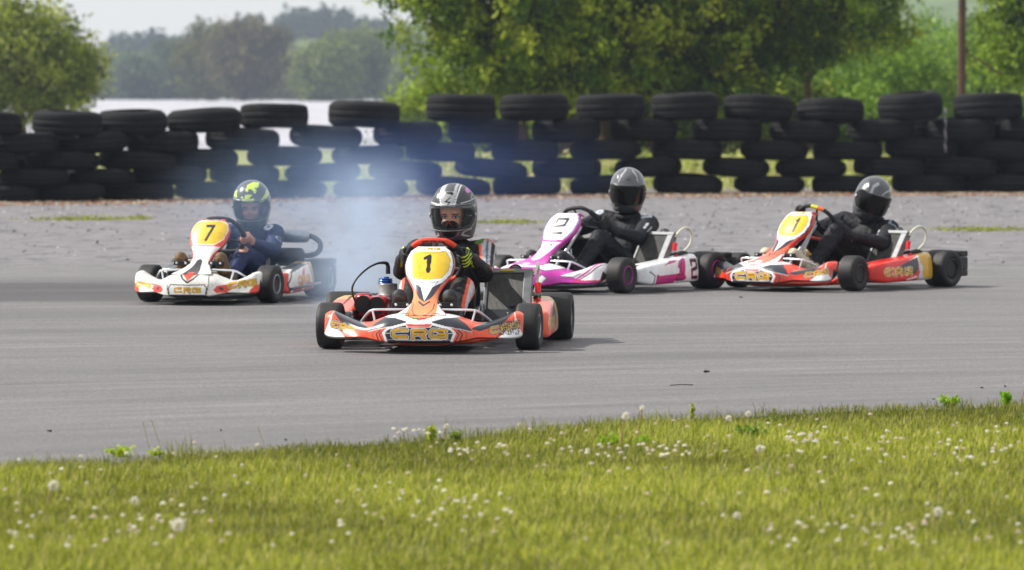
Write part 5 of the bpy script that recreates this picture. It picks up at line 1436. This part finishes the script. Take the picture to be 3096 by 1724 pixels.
def crown_points(lobes, nclump, per, spread, g, shell=.55):
    """clumps of leaves spread through several lobes, thicker towards their skins"""
    cl = []
    w = np.array([l[3] * l[4] * l[5] for l in lobes]); w = w / w.sum()
    for _ in range(nclump):
        l = lobes[g.choice(len(lobes), p=w)]
        d = g.normal(size=3); d /= np.linalg.norm(d); r = shell + (1 - shell) * g.random() ** .7; r *= g.uniform(.86, 1.08)
        cl.append(np.array(l[:3]) + d * r * np.array(l[3:6]))
    cl = np.array(cl)
    pts = np.repeat(cl, per, 0) + g.normal(size=(nclump * per, 3)) * spread
    return cl, pts

def tree(name, loc, lobes, nclump, per, spread, leaf, pal, label, group, seed, trunk=(0, 0, .2, 2.5), cat='tree', jitter=.25, twigs=70, stems=1):
    g = np.random.default_rng(seed); root = empty(name, loc); tag(root, label, cat, group)
    cl, pts = crown_points(lobes, nclump, per, spread, g)
    keep = pts[:, 2] > .05; pts = pts[keep]
    pal = np.array([lin(c) for c in pal]); cc = pal[g.integers(0, len(pal), nclump)] * g.uniform(1 - jitter, 1 + jitter * 1.3, (nclump, 1))
    cols = np.repeat(cc, per, 0)[keep] * g.uniform(.8, 1.2, (len(pts), 1))
    leaf_cloud('crown', pts, leaf * g.uniform(.6, 1.3, len(pts)), cols, root, seed)
    mb = MB(); tx, ty, tr_, th = trunk
    for s in range(stems):
        ox = 0 if stems == 1 else (s - (stems - 1) / 2) * tr_ * 5
        top = Vector((tx + ox * 2.2, ty, th)); base = Vector((tx + ox, ty, -.1))
        mid = base.lerp(top, .5) + Vector((g.normal() * .1, g.normal() * .1, 0))
        mb.tube([base, mid, top], [tr_ * 1.15, tr_ * .85, tr_ * .6], 10, smooth_it=1)
        idx = g.choice(nclump, min(twigs // stems, nclump), replace=False)
        for i in idx:
            e_ = Vector(cl[i].tolist()); s0 = base.lerp(top, g.uniform(.45, 1.0)); m_ = s0.lerp(e_, .5) + Vector((g.normal() * .12, g.normal() * .12, .15))
            mb.tube([s0, m_, e_], [tr_ * .28, tr_ * .15, tr_ * .05], 5, smooth_it=1)
    mb.build('trunk', M['bark'], root)
    return root

SPR = ['7f9628', '96a832', '6a8424', '55701e', 'acb83e', '425c1a']
DRK = ['5a741c', '748a26', '445e18', '889c2c', '344a14', 'a0a834']
# bush at the far left, beyond the wall
tree('hawthorn_tree', (-13.9, 130, 0), [(0, 0, 2.5, 2.15, 1.8, 1.75), (-1.9, .3, 2.2, 1.7, 1.6, 1.6), (1.1, 0, 1.9, 1.35, 1.3, 1.2), (-.4, 0, 3.1, 1.2, 1.2, 1.05)], 520, 60, .20, .075, ['8c9a3a', 'a0ac48', '6e7e2e', '5a6a26', 'b0b658'], 'round spring green tree beyond the left end of the tyre wall', None, 11, (0, 0, .13, 2.2))
# the big trees behind the wall
big = 'leafy trees behind the tyre wall'
tree('field_maple', (at(1560, 92)[0], 92, 0), [(0, 0, 3.6, 2.1, 2.0, 2.3), (-1.2, 0, 4.4, 1.5, 1.6, 1.5), (1.4, .3, 3.0, 1.9, 1.6, 2.0), (-.9, -.2, 2.0, 1.3, 1.2, 1.0), (-2.2, 0, 3.5, .8, .7, .35), (-2.3, 0, 2.75, .55, .6, .22)], 1150, 40, .13, .072, SPR, 'leafy tree just right of the far wood, its left branches reaching over the white field', big, 12, (.6, .2, .14, 3.2), stems=2)
tree('field_maple', (at(2110, 94)[0], 94, 0), [(0, 0, 3.9, 2.2, 2.0, 2.5), (-1.6, .2, 3.0, 1.8, 1.6, 1.9), (1.5, .2, 4.0, 1.9, 1.7, 1.7), (2.2, 0, 3.0, 1.3, 1.2, .9), (0, 0, 1.9, 2.2, 1.3, .9)], 1500, 40, .13, .072, DRK, 'broad dark green tree filling the top of the photo right of its middle', big, 13, (-.9, 0, .16, 3.2), stems=3)
tree('field_maple', (at(2600, 100)[0], 100, 0), [(-.6, 0, 4.0, 1.6, 1.3, 1.5), (.5, 0, 4.6, 1.1, 1.2, .7), (.0, 0, 2.9, 1.3, 1.2, .6), (-1.4, 0, 2.9, 1.2, 1.2, .9)], 480, 50, .17, .06, SPR, 'thinner tree between the broad dark tree and the brown pole', big, 14, (-1.2, 0, .09, 3.6))
tree('field_maple', (at(3085, 90)[0], 90, 0), [(.4, 0, 3.4, 1.3, 1.3, 1.6), (.0, 0, 4.3, 1.1, 1.2, 1.1), (-.1, 0, 2.4, 1.0, 1.1, .7)], 430, 56, .16, .056, ['86a030', '9ab03c', '6a8828', '557422'], 'yellow green tree right of the brown pole at the right edge', big, 15, (.3, 0, .10, 3.0))
# lower bushes behind
low = 'bushes behind the tyre wall'
for i, (px, Y, w, h, pal, lab) in enumerate([
    (1330, 100, 1.3, 1.75, ['8a9c40', '9aae48', '74883a'], 'low pale bush left of the big trees, its top just above the wall'),
    (1760, 99, 2.6, 2.0, DRK, 'dark undergrowth bush under the left big tree'),
    (2200, 101, 2.6, 1.9, DRK, 'dark undergrowth bush under the broad dark tree'),
    (2580, 112, 2.5, 2.95, ['7c9c34', '90b040', '68882e'], 'light green bush left of the brown pole'),
    (2790, 120, 2.3, 3.5, ['7a9a48', '8cac58', '6c8a44'], 'tall light green bush just behind the brown pole'),
    (3000, 116, 2.2, 3.1, ['7a983c', '8aa848', '64823a'], 'light green bush right of the brown pole')]):
    tree('bush', (at(px, Y)[0], Y, 0), [(0, 0, h * .5, w, w * .7, h * .56), (-w * .5, 0, h * .42, w * .6, w * .5, h * .4), (w * .5, 0, h * .45, w * .6, w * .5, h * .42)], int(330 * w / 2), 46, .19, .07, pal, lab, low, 30 + i, (0, 0, .07, h * .5), cat='bush', twigs=30)
# brown pole
mb = MB(); px, Y = 2905, 88; x = at(px, Y)[0]
mb.tube([(x, Y, -.1), (x + .01, Y, 2), (x + .02, Y, 6.5)], [.082, .078, .07], 14); mb.tube([(x + .06, Y, 2.35), (x + .8, Y + .3, 1.9)], .02, 6)
tag(mb.build('wooden_pole', mat('pole_wood', '4c3428', .85, nscale=4, namp=.3)), 'brown wooden pole standing behind the wall at the right', 'pole')

# far wood: round crowned trees in front, hazy wood on the hill behind
def far_tree(name, px, Y, w, h, pal, label, group, seed, n=330, per=34, leaf=.34):
    g = np.random.default_rng(seed); x = (px - 1548) / FPX * Y
    lobes = [(0, 0, h * .50, w * .46, w * .4, h * .49)] + [(g.uniform(-.25, .25) * w, g.uniform(-.2, .2) * w, h * g.uniform(.35, .72), w * g.uniform(.2, .3), w * .25, h * g.uniform(.18, .28)) for _ in range(6)]
    return tree(name, (x, Y, terrain_z(Y)), lobes, n, per, .55, leaf, pal, label, group, seed, (0, 0, .4, h * .5), twigs=14)
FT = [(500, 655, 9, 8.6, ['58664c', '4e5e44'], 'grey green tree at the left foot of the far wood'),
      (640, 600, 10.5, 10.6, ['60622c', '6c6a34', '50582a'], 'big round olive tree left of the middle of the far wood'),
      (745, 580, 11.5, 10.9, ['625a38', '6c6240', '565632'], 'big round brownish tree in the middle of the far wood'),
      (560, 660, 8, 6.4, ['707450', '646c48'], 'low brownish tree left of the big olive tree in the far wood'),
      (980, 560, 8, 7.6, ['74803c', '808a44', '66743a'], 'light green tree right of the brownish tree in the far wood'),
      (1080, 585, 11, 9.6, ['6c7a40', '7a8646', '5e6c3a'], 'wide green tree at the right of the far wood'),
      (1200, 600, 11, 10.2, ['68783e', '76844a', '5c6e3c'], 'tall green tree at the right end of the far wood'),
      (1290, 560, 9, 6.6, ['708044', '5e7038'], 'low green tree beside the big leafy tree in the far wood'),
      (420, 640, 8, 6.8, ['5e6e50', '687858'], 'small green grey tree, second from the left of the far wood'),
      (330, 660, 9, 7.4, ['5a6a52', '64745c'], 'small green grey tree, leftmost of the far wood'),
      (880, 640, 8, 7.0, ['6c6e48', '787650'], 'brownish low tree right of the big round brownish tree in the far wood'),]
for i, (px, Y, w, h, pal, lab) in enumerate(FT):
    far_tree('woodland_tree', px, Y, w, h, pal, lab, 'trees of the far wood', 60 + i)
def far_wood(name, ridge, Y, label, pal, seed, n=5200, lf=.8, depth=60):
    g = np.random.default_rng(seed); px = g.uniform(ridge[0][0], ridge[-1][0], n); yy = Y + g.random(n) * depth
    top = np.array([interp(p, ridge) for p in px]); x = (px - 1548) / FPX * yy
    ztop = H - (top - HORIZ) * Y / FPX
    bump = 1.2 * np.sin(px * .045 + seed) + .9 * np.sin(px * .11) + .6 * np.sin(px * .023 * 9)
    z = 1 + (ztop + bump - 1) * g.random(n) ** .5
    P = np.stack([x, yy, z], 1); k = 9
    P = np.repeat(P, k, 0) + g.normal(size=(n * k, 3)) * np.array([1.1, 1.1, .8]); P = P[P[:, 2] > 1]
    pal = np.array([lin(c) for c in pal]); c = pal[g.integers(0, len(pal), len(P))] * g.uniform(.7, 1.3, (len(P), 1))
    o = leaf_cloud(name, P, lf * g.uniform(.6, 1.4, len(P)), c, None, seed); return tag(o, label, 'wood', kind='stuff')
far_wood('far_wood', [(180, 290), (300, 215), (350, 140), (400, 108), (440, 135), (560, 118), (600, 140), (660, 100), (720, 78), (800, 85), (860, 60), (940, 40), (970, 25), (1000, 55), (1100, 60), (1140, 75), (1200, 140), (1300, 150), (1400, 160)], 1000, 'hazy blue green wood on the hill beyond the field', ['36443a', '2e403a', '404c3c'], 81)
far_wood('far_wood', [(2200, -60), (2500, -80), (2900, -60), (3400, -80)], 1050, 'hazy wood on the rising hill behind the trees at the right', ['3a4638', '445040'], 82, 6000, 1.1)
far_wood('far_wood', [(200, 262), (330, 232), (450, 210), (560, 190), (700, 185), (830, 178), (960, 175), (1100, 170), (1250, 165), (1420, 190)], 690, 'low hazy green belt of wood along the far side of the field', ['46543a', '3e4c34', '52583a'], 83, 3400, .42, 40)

# ------------------------------------------------------------------ the verge: grass, clover, dandelions, weeds
M['grass'] = attr_mat('grass_blades', 0.5, wear=0.1, wscale=2, spec=0.25, trans=0.45)
def grass(name, N, xr, y0f, label, hmin, hmax, wid, seed, dens=None):
    g = np.random.default_rng(seed)
    x = g.uniform(xr[0], xr[1], N); d = g.random(N) ** 1.0
    e = np.array(np.interp(x, [p[0] for p in EDGE], [p[1] for p in EDGE])) + .06 * np.sin(x * 5.1) + .04 * np.sin(x * 13.7 + 1)
    near = y0f(x); y = e + .03 - d * (e + .03 - near); y += np.where(d < .01, g.uniform(0, .12, N), 0)
    nzv = np.array([0.0]) 
    big_ = np.sin(x * 1.7 + np.sin(y * 1.3) * 1.5) * .5 + np.sin(y * 2.3 + x * .7 + 1.3) * .5 + .6 * np.sin(x * 4.1 - y * 3.3) * np.sin(y * 5.2 + x)
    h = g.uniform(hmin, hmax, N) * (1 + .22 * big_)
    tuft = np.clip(np.sin(x * 9.3 + 1) * np.sin(x * 3.7) + .5 * np.sin(x * 23), 0, 1.2); edge_tall = (e - y < .28) & (g.random(N) < .22 + .3 * tuft); h = np.where(edge_tall, h * g.uniform(1.0, 1.5 + 1.0 * tuft, N), h)
    az = g.uniform(0, 6.28, N); lean = g.uniform(.1, .85, N) * h; w = wid * g.uniform(.6, 1.4, N)
    dx, dy = np.cos(az), np.sin(az); px_, py_ = -dy, dx
    B = np.stack([x, y, np.zeros(N)], 1)
    def pt(t, s):
        return B + np.stack([dx * lean * t ** 1.8 + px_ * w * s, dy * lean * t ** 1.8 + py_ * w * s, h * t * (1 - .25 * (lean / h) * t)], 1)
    V = np.stack([pt(0, -.5), pt(0, .5), pt(.55, .42), pt(.55, -.42), pt(1, .06), pt(1, -.06)], 1).reshape(-1, 3)
    i = np.arange(N)[:, None] * 6; F = np.concatenate([i + np.array([[0, 1, 2, 3]]), i + np.array([[3, 2, 4, 5]])], 0)
    pal = np.array([lin(c) for c in ('8e962e', 'a2a63a', '767f2a', 'b4ae4e', '646e26', 'bab068', 'c4b67c')]); pr = np.array([.25, .22, .2, .12, .12, .06, .03])
    c = pal[g.choice(7, N, p=pr)]
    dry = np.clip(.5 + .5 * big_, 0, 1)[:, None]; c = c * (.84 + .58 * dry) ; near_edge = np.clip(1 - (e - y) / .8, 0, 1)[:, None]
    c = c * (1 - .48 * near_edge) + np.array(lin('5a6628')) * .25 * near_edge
    c = c * g.uniform(.8, 1.2, (N, 1))
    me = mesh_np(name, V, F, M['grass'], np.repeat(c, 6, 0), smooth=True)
    return tag(link(name, me), label, 'grass', kind='stuff')
near_f = lambda x: np.maximum(12.4, np.interp(x, [-8, -2.4, 3, 8], [10.5, 12.6, 12.6, 10.5]))
grass('grass', 210000, (-3.0, 3.6), near_f, 'short spring grass of the verge beside the track', .018, .050, .0036, 1)
grass('grass', 60000, (-12, -3.0), lambda x: np.full_like(x, 8.0), 'short spring grass further along the verge to the left', .035, .08, .0075, 2)
grass('grass', 90000, (3.6, 15), lambda x: np.full_like(x, 9.0), 'short spring grass further along the verge to the right', .035, .08, .0075, 3)
bpy.data.objects['grass.001']['label'] = 'grass of the verge further left along the track'; 

# rough grass strip behind the wall
g = np.random.default_rng(44); N = 16000
px = g.uniform(-200, 3300, N); yy = np.array([wall_y(p) for p in px]) + 1.5 + g.random(N) ** 1.4 * 22
P = np.stack([(px - 1548) / FPX * yy, yy, g.random(N) * np.where(px > 1250, .42, .13)], 1)
pal = np.array([lin(c) for c in ('b0b068', 'a0aa58', '8c9c44', 'c4c088')]); tall = leaf_cloud('meadow_grass', P, g.uniform(.03, .10, N), pal[g.integers(0, 4, N)] * g.uniform(.8, 1.2, (N, 1)), None, 45, M['grass'])
tag(tall, 'rough pale grass behind the tyre wall', 'grass', kind='stuff')

def vpos(px, py, z=0.0):
    Y = depth_of(py, z); return (px - 1548) / FPX * Y, Y
# clover heads
g = np.random.default_rng(50); Cc = []
def clov(n, px0, px1, py0, py1):
    for _ in range(n):
        px, py = g.uniform(px0, px1), g.uniform(py0, py1); x, y = vpos(px, py)
        if y < interp(x, EDGE) - .1: Cc.append((x, y, g.uniform(.055, .085)))
clov(85, 0, 3096, 1380, 1724); clov(60, 1550, 3096, 1300, 1500); clov(34, 1700, 2100, 1395, 1432); clov(20, 1300, 1560, 1395, 1432); clov(36, 0, 700, 1600, 1724); clov(40, 2300, 3096, 1640, 1724); clov(26, 2380, 2480, 1365, 1400); clov(30, 2650, 3096, 1330, 1450); clov(14, 1180, 1330, 1340, 1380); clov(30, 1100, 1550, 1520, 1640)
for _ in range(260):
    x = g.choice([g.uniform(-9, -2.6), g.uniform(2.8, 10)]); Cc.append((x, g.uniform(12, float(interp(x, EDGE)) - .2), .07))
Cc = np.array(Cc); k = 40
dirs = g.normal(size=(len(Cc), k, 3)); dirs /= np.linalg.norm(dirs, axis=2)[..., None]; dirs[..., 2] = np.abs(dirs[..., 2]) * .8
P = (Cc[:, None] + dirs * g.uniform(.003, .008, (len(Cc), 1, 1))).reshape(-1, 3)
cl = np.array([lin(c) for c in ('fbf8ee', 'f6f0e0', 'eee0d4')])[g.integers(0, 3, len(Cc))].repeat(k, 0)
tag(leaf_cloud('clover_flowers', P, np.full(len(P), .0042), cl, None, 51, M['grass']), 'small white clover flowers dotted through the grass of the verge', 'flowers', kind='stuff')

M['fluff'] = attr_mat('seed_fluff', .9, wear=.05, trans=.4)
def dandelion(px, py, stalk, r, label, yellow=False, lean=0.02):
    x, y = vpos(px, py); root = empty('dandelion', (x, y, 0)); tag(root, label, 'dandelion', 'dandelion clocks on the verge')
    g = np.random.default_rng(int(px)); mb = MB(); mb.tube([(0, 0, -.005), (lean * .3, 0, stalk * .5), (lean, 0, stalk)], [.0028, .0024, .0022], 6, smooth_it=1)
    mb.build('stalk', mat('stalk', '9a7a5a', .6, nscale=30), root)
    d = g.normal(size=(260, 3)); d /= np.linalg.norm(d, axis=1)[:, None]; P = np.array([lean, 0, stalk]) + d * r * g.uniform(.45, 1, (260, 1)) ** .6
    leaf_cloud('seed_head', P, np.full(260, r * .20), np.repeat(np.array([lin('e8e4d8')]), 260, 0), root, int(px), M['fluff'])
DL = [(1878, 1352, .125, .017, 'tall white dandelion clock on a reddish stalk at the grass edge, middle of the photo'), (1928, 1338, .14, .013, 'thin dandelion clock just right of the tall white one'),
      (2190, 1298, .045, .014, 'low dandelion clock at the grass edge, left of a pair'), (2250, 1296, .062, .014, 'low dandelion clock at the grass edge, right of a pair'),
      (2283, 1400, .055, .015, 'dandelion clock inside the grass below the edge pair'), (140, 1535, .075, .019, 'big round dandelion clock near the left edge of the verge'),
      (517, 1672, .085, .022, 'biggest dandelion clock, low in the photo left of the middle'), (386, 1545, .03, .016, 'small dandelion clock in the lower left grass'),
      (2822, 1600, .055, .016, 'dandelion clock in the grass at the lower right'), (2212, 1530 + 60, .03, .013, 'tiny dandelion clock in the middle of the right grass'),
      (3092, 1225, .10, .010, 'thin dandelion clock at the right edge of the photo'), (1335, 1345, .075, .011, 'small pale seed head beside the yellow green weed')]
for d in DL: dandelion(*d)

def weed(px, py, n, hgt, spread, leaf, pal, label, seed, cat='weed'):
    x, y = vpos(px, py); root = empty('weed', (x, y, 0)); tag(root, label, cat, 'weeds at the edge of the verge')
    g = np.random.default_rng(seed); mb = MB(); P = []; C = []; pal = [lin(c) for c in pal]
    for s in range(n):
        a = g.uniform(0, 6.28); tip = Vector((math.cos(a) * spread * g.uniform(.2, 1), math.sin(a) * spread * .6, hgt * g.uniform(.6, 1)))
        mid = Vector((tip.x * .35, tip.y * .35, tip.z * .6)); mb.tube([(0, 0, -.005), mid, tip], [.0024, .0018, .0010], 5, smooth_it=1)
        m = 26
        for q in range(m):
            t = g.uniform(.25, 1.05); p = Vector((0, 0, 0)).lerp(tip, t); P.append((p.x + g.normal() * leaf * .8, p.y + g.normal() * leaf * .8, max(.004, p.z * (1.1 - .1 * t) + g.normal() * leaf * .6))); C.append(pal[g.integers(0, len(pal))])
    mb.build('stem', mat('weed_stem', '8a9a3c', .6, nscale=20), root)
    leaf_cloud('leaves', np.array(P), leaf * g.uniform(.6, 1.2, len(P)), np.array(C), root, seed, M['grass'])
YG = ['b4c830', 'a0bc28', 'c0cc48']
weed(362, 1385, 6, .045, .055, .012, YG, 'bright yellow green leafy weed at the grass edge, leftmost', 1)
weed(474, 1382, 4, .025, .035, .010, YG, 'low yellow green weed right of two dry stems', 2)
weed(1300, 1348, 7, .085, .03, .010, ['b8c840', 'c8c84c', '8a9c34'], 'upright yellow green weed with pale flowers left of the middle', 3)
weed(1368, 1350, 7, .055, .045, .010, ['8a9a3c', '74883a'], 'olive weed beside the yellow green flowering weed', 4)
weed(1842, 1352, 7, .04, .05, .014, ['9ab830', '8aac2c'], 'green leafy weed left of the tall dandelion clock', 5)
weed(1945, 1352, 6, .035, .04, .012, ['9ab830', '8aac2c'], 'green leafy weed right of the tall dandelion clock', 6)
weed(2270, 1330, 9, .05, .07, .015, ['6c8c28', '5c7c24', '7c9c2c'], 'dark green broad weed below the pair of dandelion clocks', 7)
weed(2420, 1325, 8, .03, .08, .011, ['94b030', '7c9c2c'], 'low spreading weed, right of the broad dark one', 8)
weed(2882, 1236, 12, .055, .065, .010, ['98c024', '88b020', 'a4cc30'], 'bright green feathery weed near the right edge of the track', 9)
weed(3050, 1232, 6, .075, .025, .011, ['94c424', '80b020'], 'tallest bright green weed at the far right grass edge', 10)
weed(2090, 1285, 3, .10, .02, .009, ['a8b04c', 'b4bc58'], 'curved pale stem plant rising over the asphalt, right of the middle', 11)
weed(2330, 1290, 5, .07, .06, .006, ['66742c', '7a8838'], 'wispy dark grass tuft on the edge, right of the dandelion pair', 12)
for i, (a, b_, c_, d_) in enumerate([(430, 1278, 452, 1362), (456, 1272, 488, 1362), (778, 1292, 800, 1345)]):
    x, y = vpos(c_, d_); x1 = (a - 1548) / FPX * y; z1 = zof(b_, y); mb = MB(); mb.tube([(x, y, -.005), ((x + x1) / 2 - .003, y, z1 * .5), (x1, y, z1)], [.0016, .0016, .0022], 5, smooth_it=1)
    tag(mb.build('dry_stem', mat('dry_stem', 'a89a6c', .8)), ['leftmost thin dry stem leaning over the track edge', 'thin dry stem just right of the leftmost one', 'single faint dry stem, third from the left'][i], 'stem', 'dry stems at the grass edge')

# moss and grass in the cracks of the old asphalt
for i, (px, py, w, lab) in enumerate([(250, 666, .30, 'long patch of yellow green weeds in the asphalt at the far left'), (418, 664, .07, 'small tuft of weeds in the asphalt right of the long left patch'), (2965, 698, .26, 'patch of weeds in the asphalt at the far right'), (1530, 676, .18, 'faint line of weeds in the asphalt right of the leading helmet')]):
    x, y = vpos(px, py); g = np.random.default_rng(70 + i); N = int(900 * w / .3)
    P = np.stack([g.normal(size=N) * w, g.normal(size=N) * .22, np.abs(g.normal(size=N)) * .016 + .008], 1)
    o = leaf_cloud('crack_weeds', P, g.uniform(.008, .022, N), np.array([lin(c) for c in ('8c9a3c', 'a4a84c', '707c34')])[g.integers(0, 3, N)], None, 70 + i, M['grass']); o.location = (x, y, 0)
    tag(o, lab, 'weeds', kind='stuff')

# bits of shed rubber on the track
def rubber(px, py, w, h, label, seed, chunks=3):
    x, y = vpos(px, py); g = np.random.default_rng(seed); mb = MB()
    for c in range(chunks): mb.ellip((g.uniform(-.5, .5) * w * .6, g.uniform(-.4, .4) * w * .4, h * .45), (w * g.uniform(.25, .5), w * g.uniform(.15, .3), h * g.uniform(.35, .6)), rot=(g.uniform(-.3, .3), g.uniform(-.4, .4), g.uniform(0, 3)), n=10, m=6)
    tag(mb.build('rubber_scrap', M['slick'], loc=(x, y, .006), smooth=False), label, 'debris', 'shed rubber on the track')
for i, (px, py, w, h, lab) in enumerate([(2135, 1130, .034, .012, 'biggest scrap of black rubber on the asphalt, right of the middle'), (147, 1310, .026, .006, 'flat black scrap near the left edge of the track'), (666, 1309, .012, .010, 'small black scrap near the grass, left of the middle'),
    (862, 1338, .012, .008, 'black scrap half in the grass edge'), (2973, 1178, .022, .006, 'left one of two flat scraps at the right edge of the track'), (3041, 1174, .016, .007, 'right one of two flat scraps at the right edge of the track'),
    (2824, 1213, .012, .006, 'tiny scrap by the bright green weed'), (1663, 1298, .026, .010, 'dark scrap lying at the grass edge in the middle'), (2240, 903, .03, .01, 'small rubber crumb behind the leading kart')]):
    rubber(px, py, w, h, lab, 90 + i)
x, y = vpos(2060, 1170); mb = MB(); mb.tube([(-.055, -.02, .004), (0, .0, .007), (.06, .012, .004)], .0022, 6, smooth_it=1); tag(mb.build('rubber_strip', M['slick'], loc=(x, y, .004)), 'thin curled strip of rubber lying on the track', 'debris')

# ------------------------------------------------------------------ blue tyre smoke
def smoke(name, c, size, dens, label, seed, plume=1.0, color=(.46, .66, 1.0), nsc=1.3):
    mb = MB(); mb.ellip((0, 0, 0), (1, 1, 1), n=24, m=14)
    o = mb.build(name, [], loc=c); o.scale = size; o.data.materials.clear()
    m = bpy.data.materials.new(name); m.use_nodes = True; nt = m.node_tree; nt.nodes.clear(); out = nt.nodes.new('ShaderNodeOutputMaterial')
    v = nt.nodes.new('ShaderNodeVolumePrincipled'); v.inputs['Color'].default_value = (*color, 1); v.inputs['Anisotropy'].default_value = 0.0
    tc = nt.nodes.new('ShaderNodeTexCoord'); ln = nt.nodes.new('ShaderNodeVectorMath'); ln.operation = 'LENGTH'; nt.links.new(tc.outputs['Object'], ln.inputs[0])
    fall = mrange(nt, ln.outputs['Value'], .1, .98, 1, 0, True)
    geo = nt.nodes.new('ShaderNodeNewGeometry'); vm = nt.nodes.new('ShaderNodeVectorMath'); vm.operation = 'ADD'; vm.inputs[1].default_value = (seed, 0, seed * .3); nt.links.new(geo.outputs['Position'], vm.inputs[0])
    n = nz(nt, vm.outputs[0], nsc, 4, .62); nn = mrange(nt, n, .42, .62, .05, 1.7, True)
    d = math_(nt, 'MULTIPLY', math_(nt, 'MULTIPLY', fall, nn), dens)
    nt.links.new(d, v.inputs['Density']); nt.links.new(v.outputs[0], out.inputs['Volume'])
    o.data.materials.append(m); tag(o, label, 'smoke', kind='stuff'); return o
smoke('smoke', (-.92, 29.1, .50), (.66, 1.3, .72), .66, 'thick blue white smoke rising behind the leading kart', 3.1, color=(.62, .77, 1.0), nsc=1.7)
smoke('smoke', (-1.45, 32.2, .72), (1.3, 2.4, .62), .15, 'thin blue smoke drifting over the track between the two left karts', 7.7)
smoke('smoke', (-1.42, 32.9, .18), (.55, .9, .38), .40, 'low blue smoke at the rear wheel of the white and red kart', 5.2, nsc=2.2, color=(.6, .74, 1.0))
smoke('smoke', (-.9, 48.0, .66), (2.7, 5.0, .74), .036, 'faint blue haze of smoke in front of the tyre wall', 9.4, nsc=.25, color=(.26, .42, 1.0))

# ------------------------------------------------------------------ haze over the far country
mb = MB(); mb.box((0, 640, 44), (1400, 1420, 92)); o = mb.build('haze', [], smooth=False); o.data.materials.clear()
m = bpy.data.materials.new('haze'); m.use_nodes = True; nt = m.node_tree; nt.nodes.clear(); out = nt.nodes.new('ShaderNodeOutputMaterial')
v = nt.nodes.new('ShaderNodeVolumePrincipled'); v.inputs['Color'].default_value = (.66, .76, .95, 1); v.inputs['Density'].default_value = 0.00026; v.inputs['Anisotropy'].default_value = 0.1
nt.links.new(v.outputs[0], out.inputs['Volume']); o.data.materials.append(m); tag(o, kind='stuff')
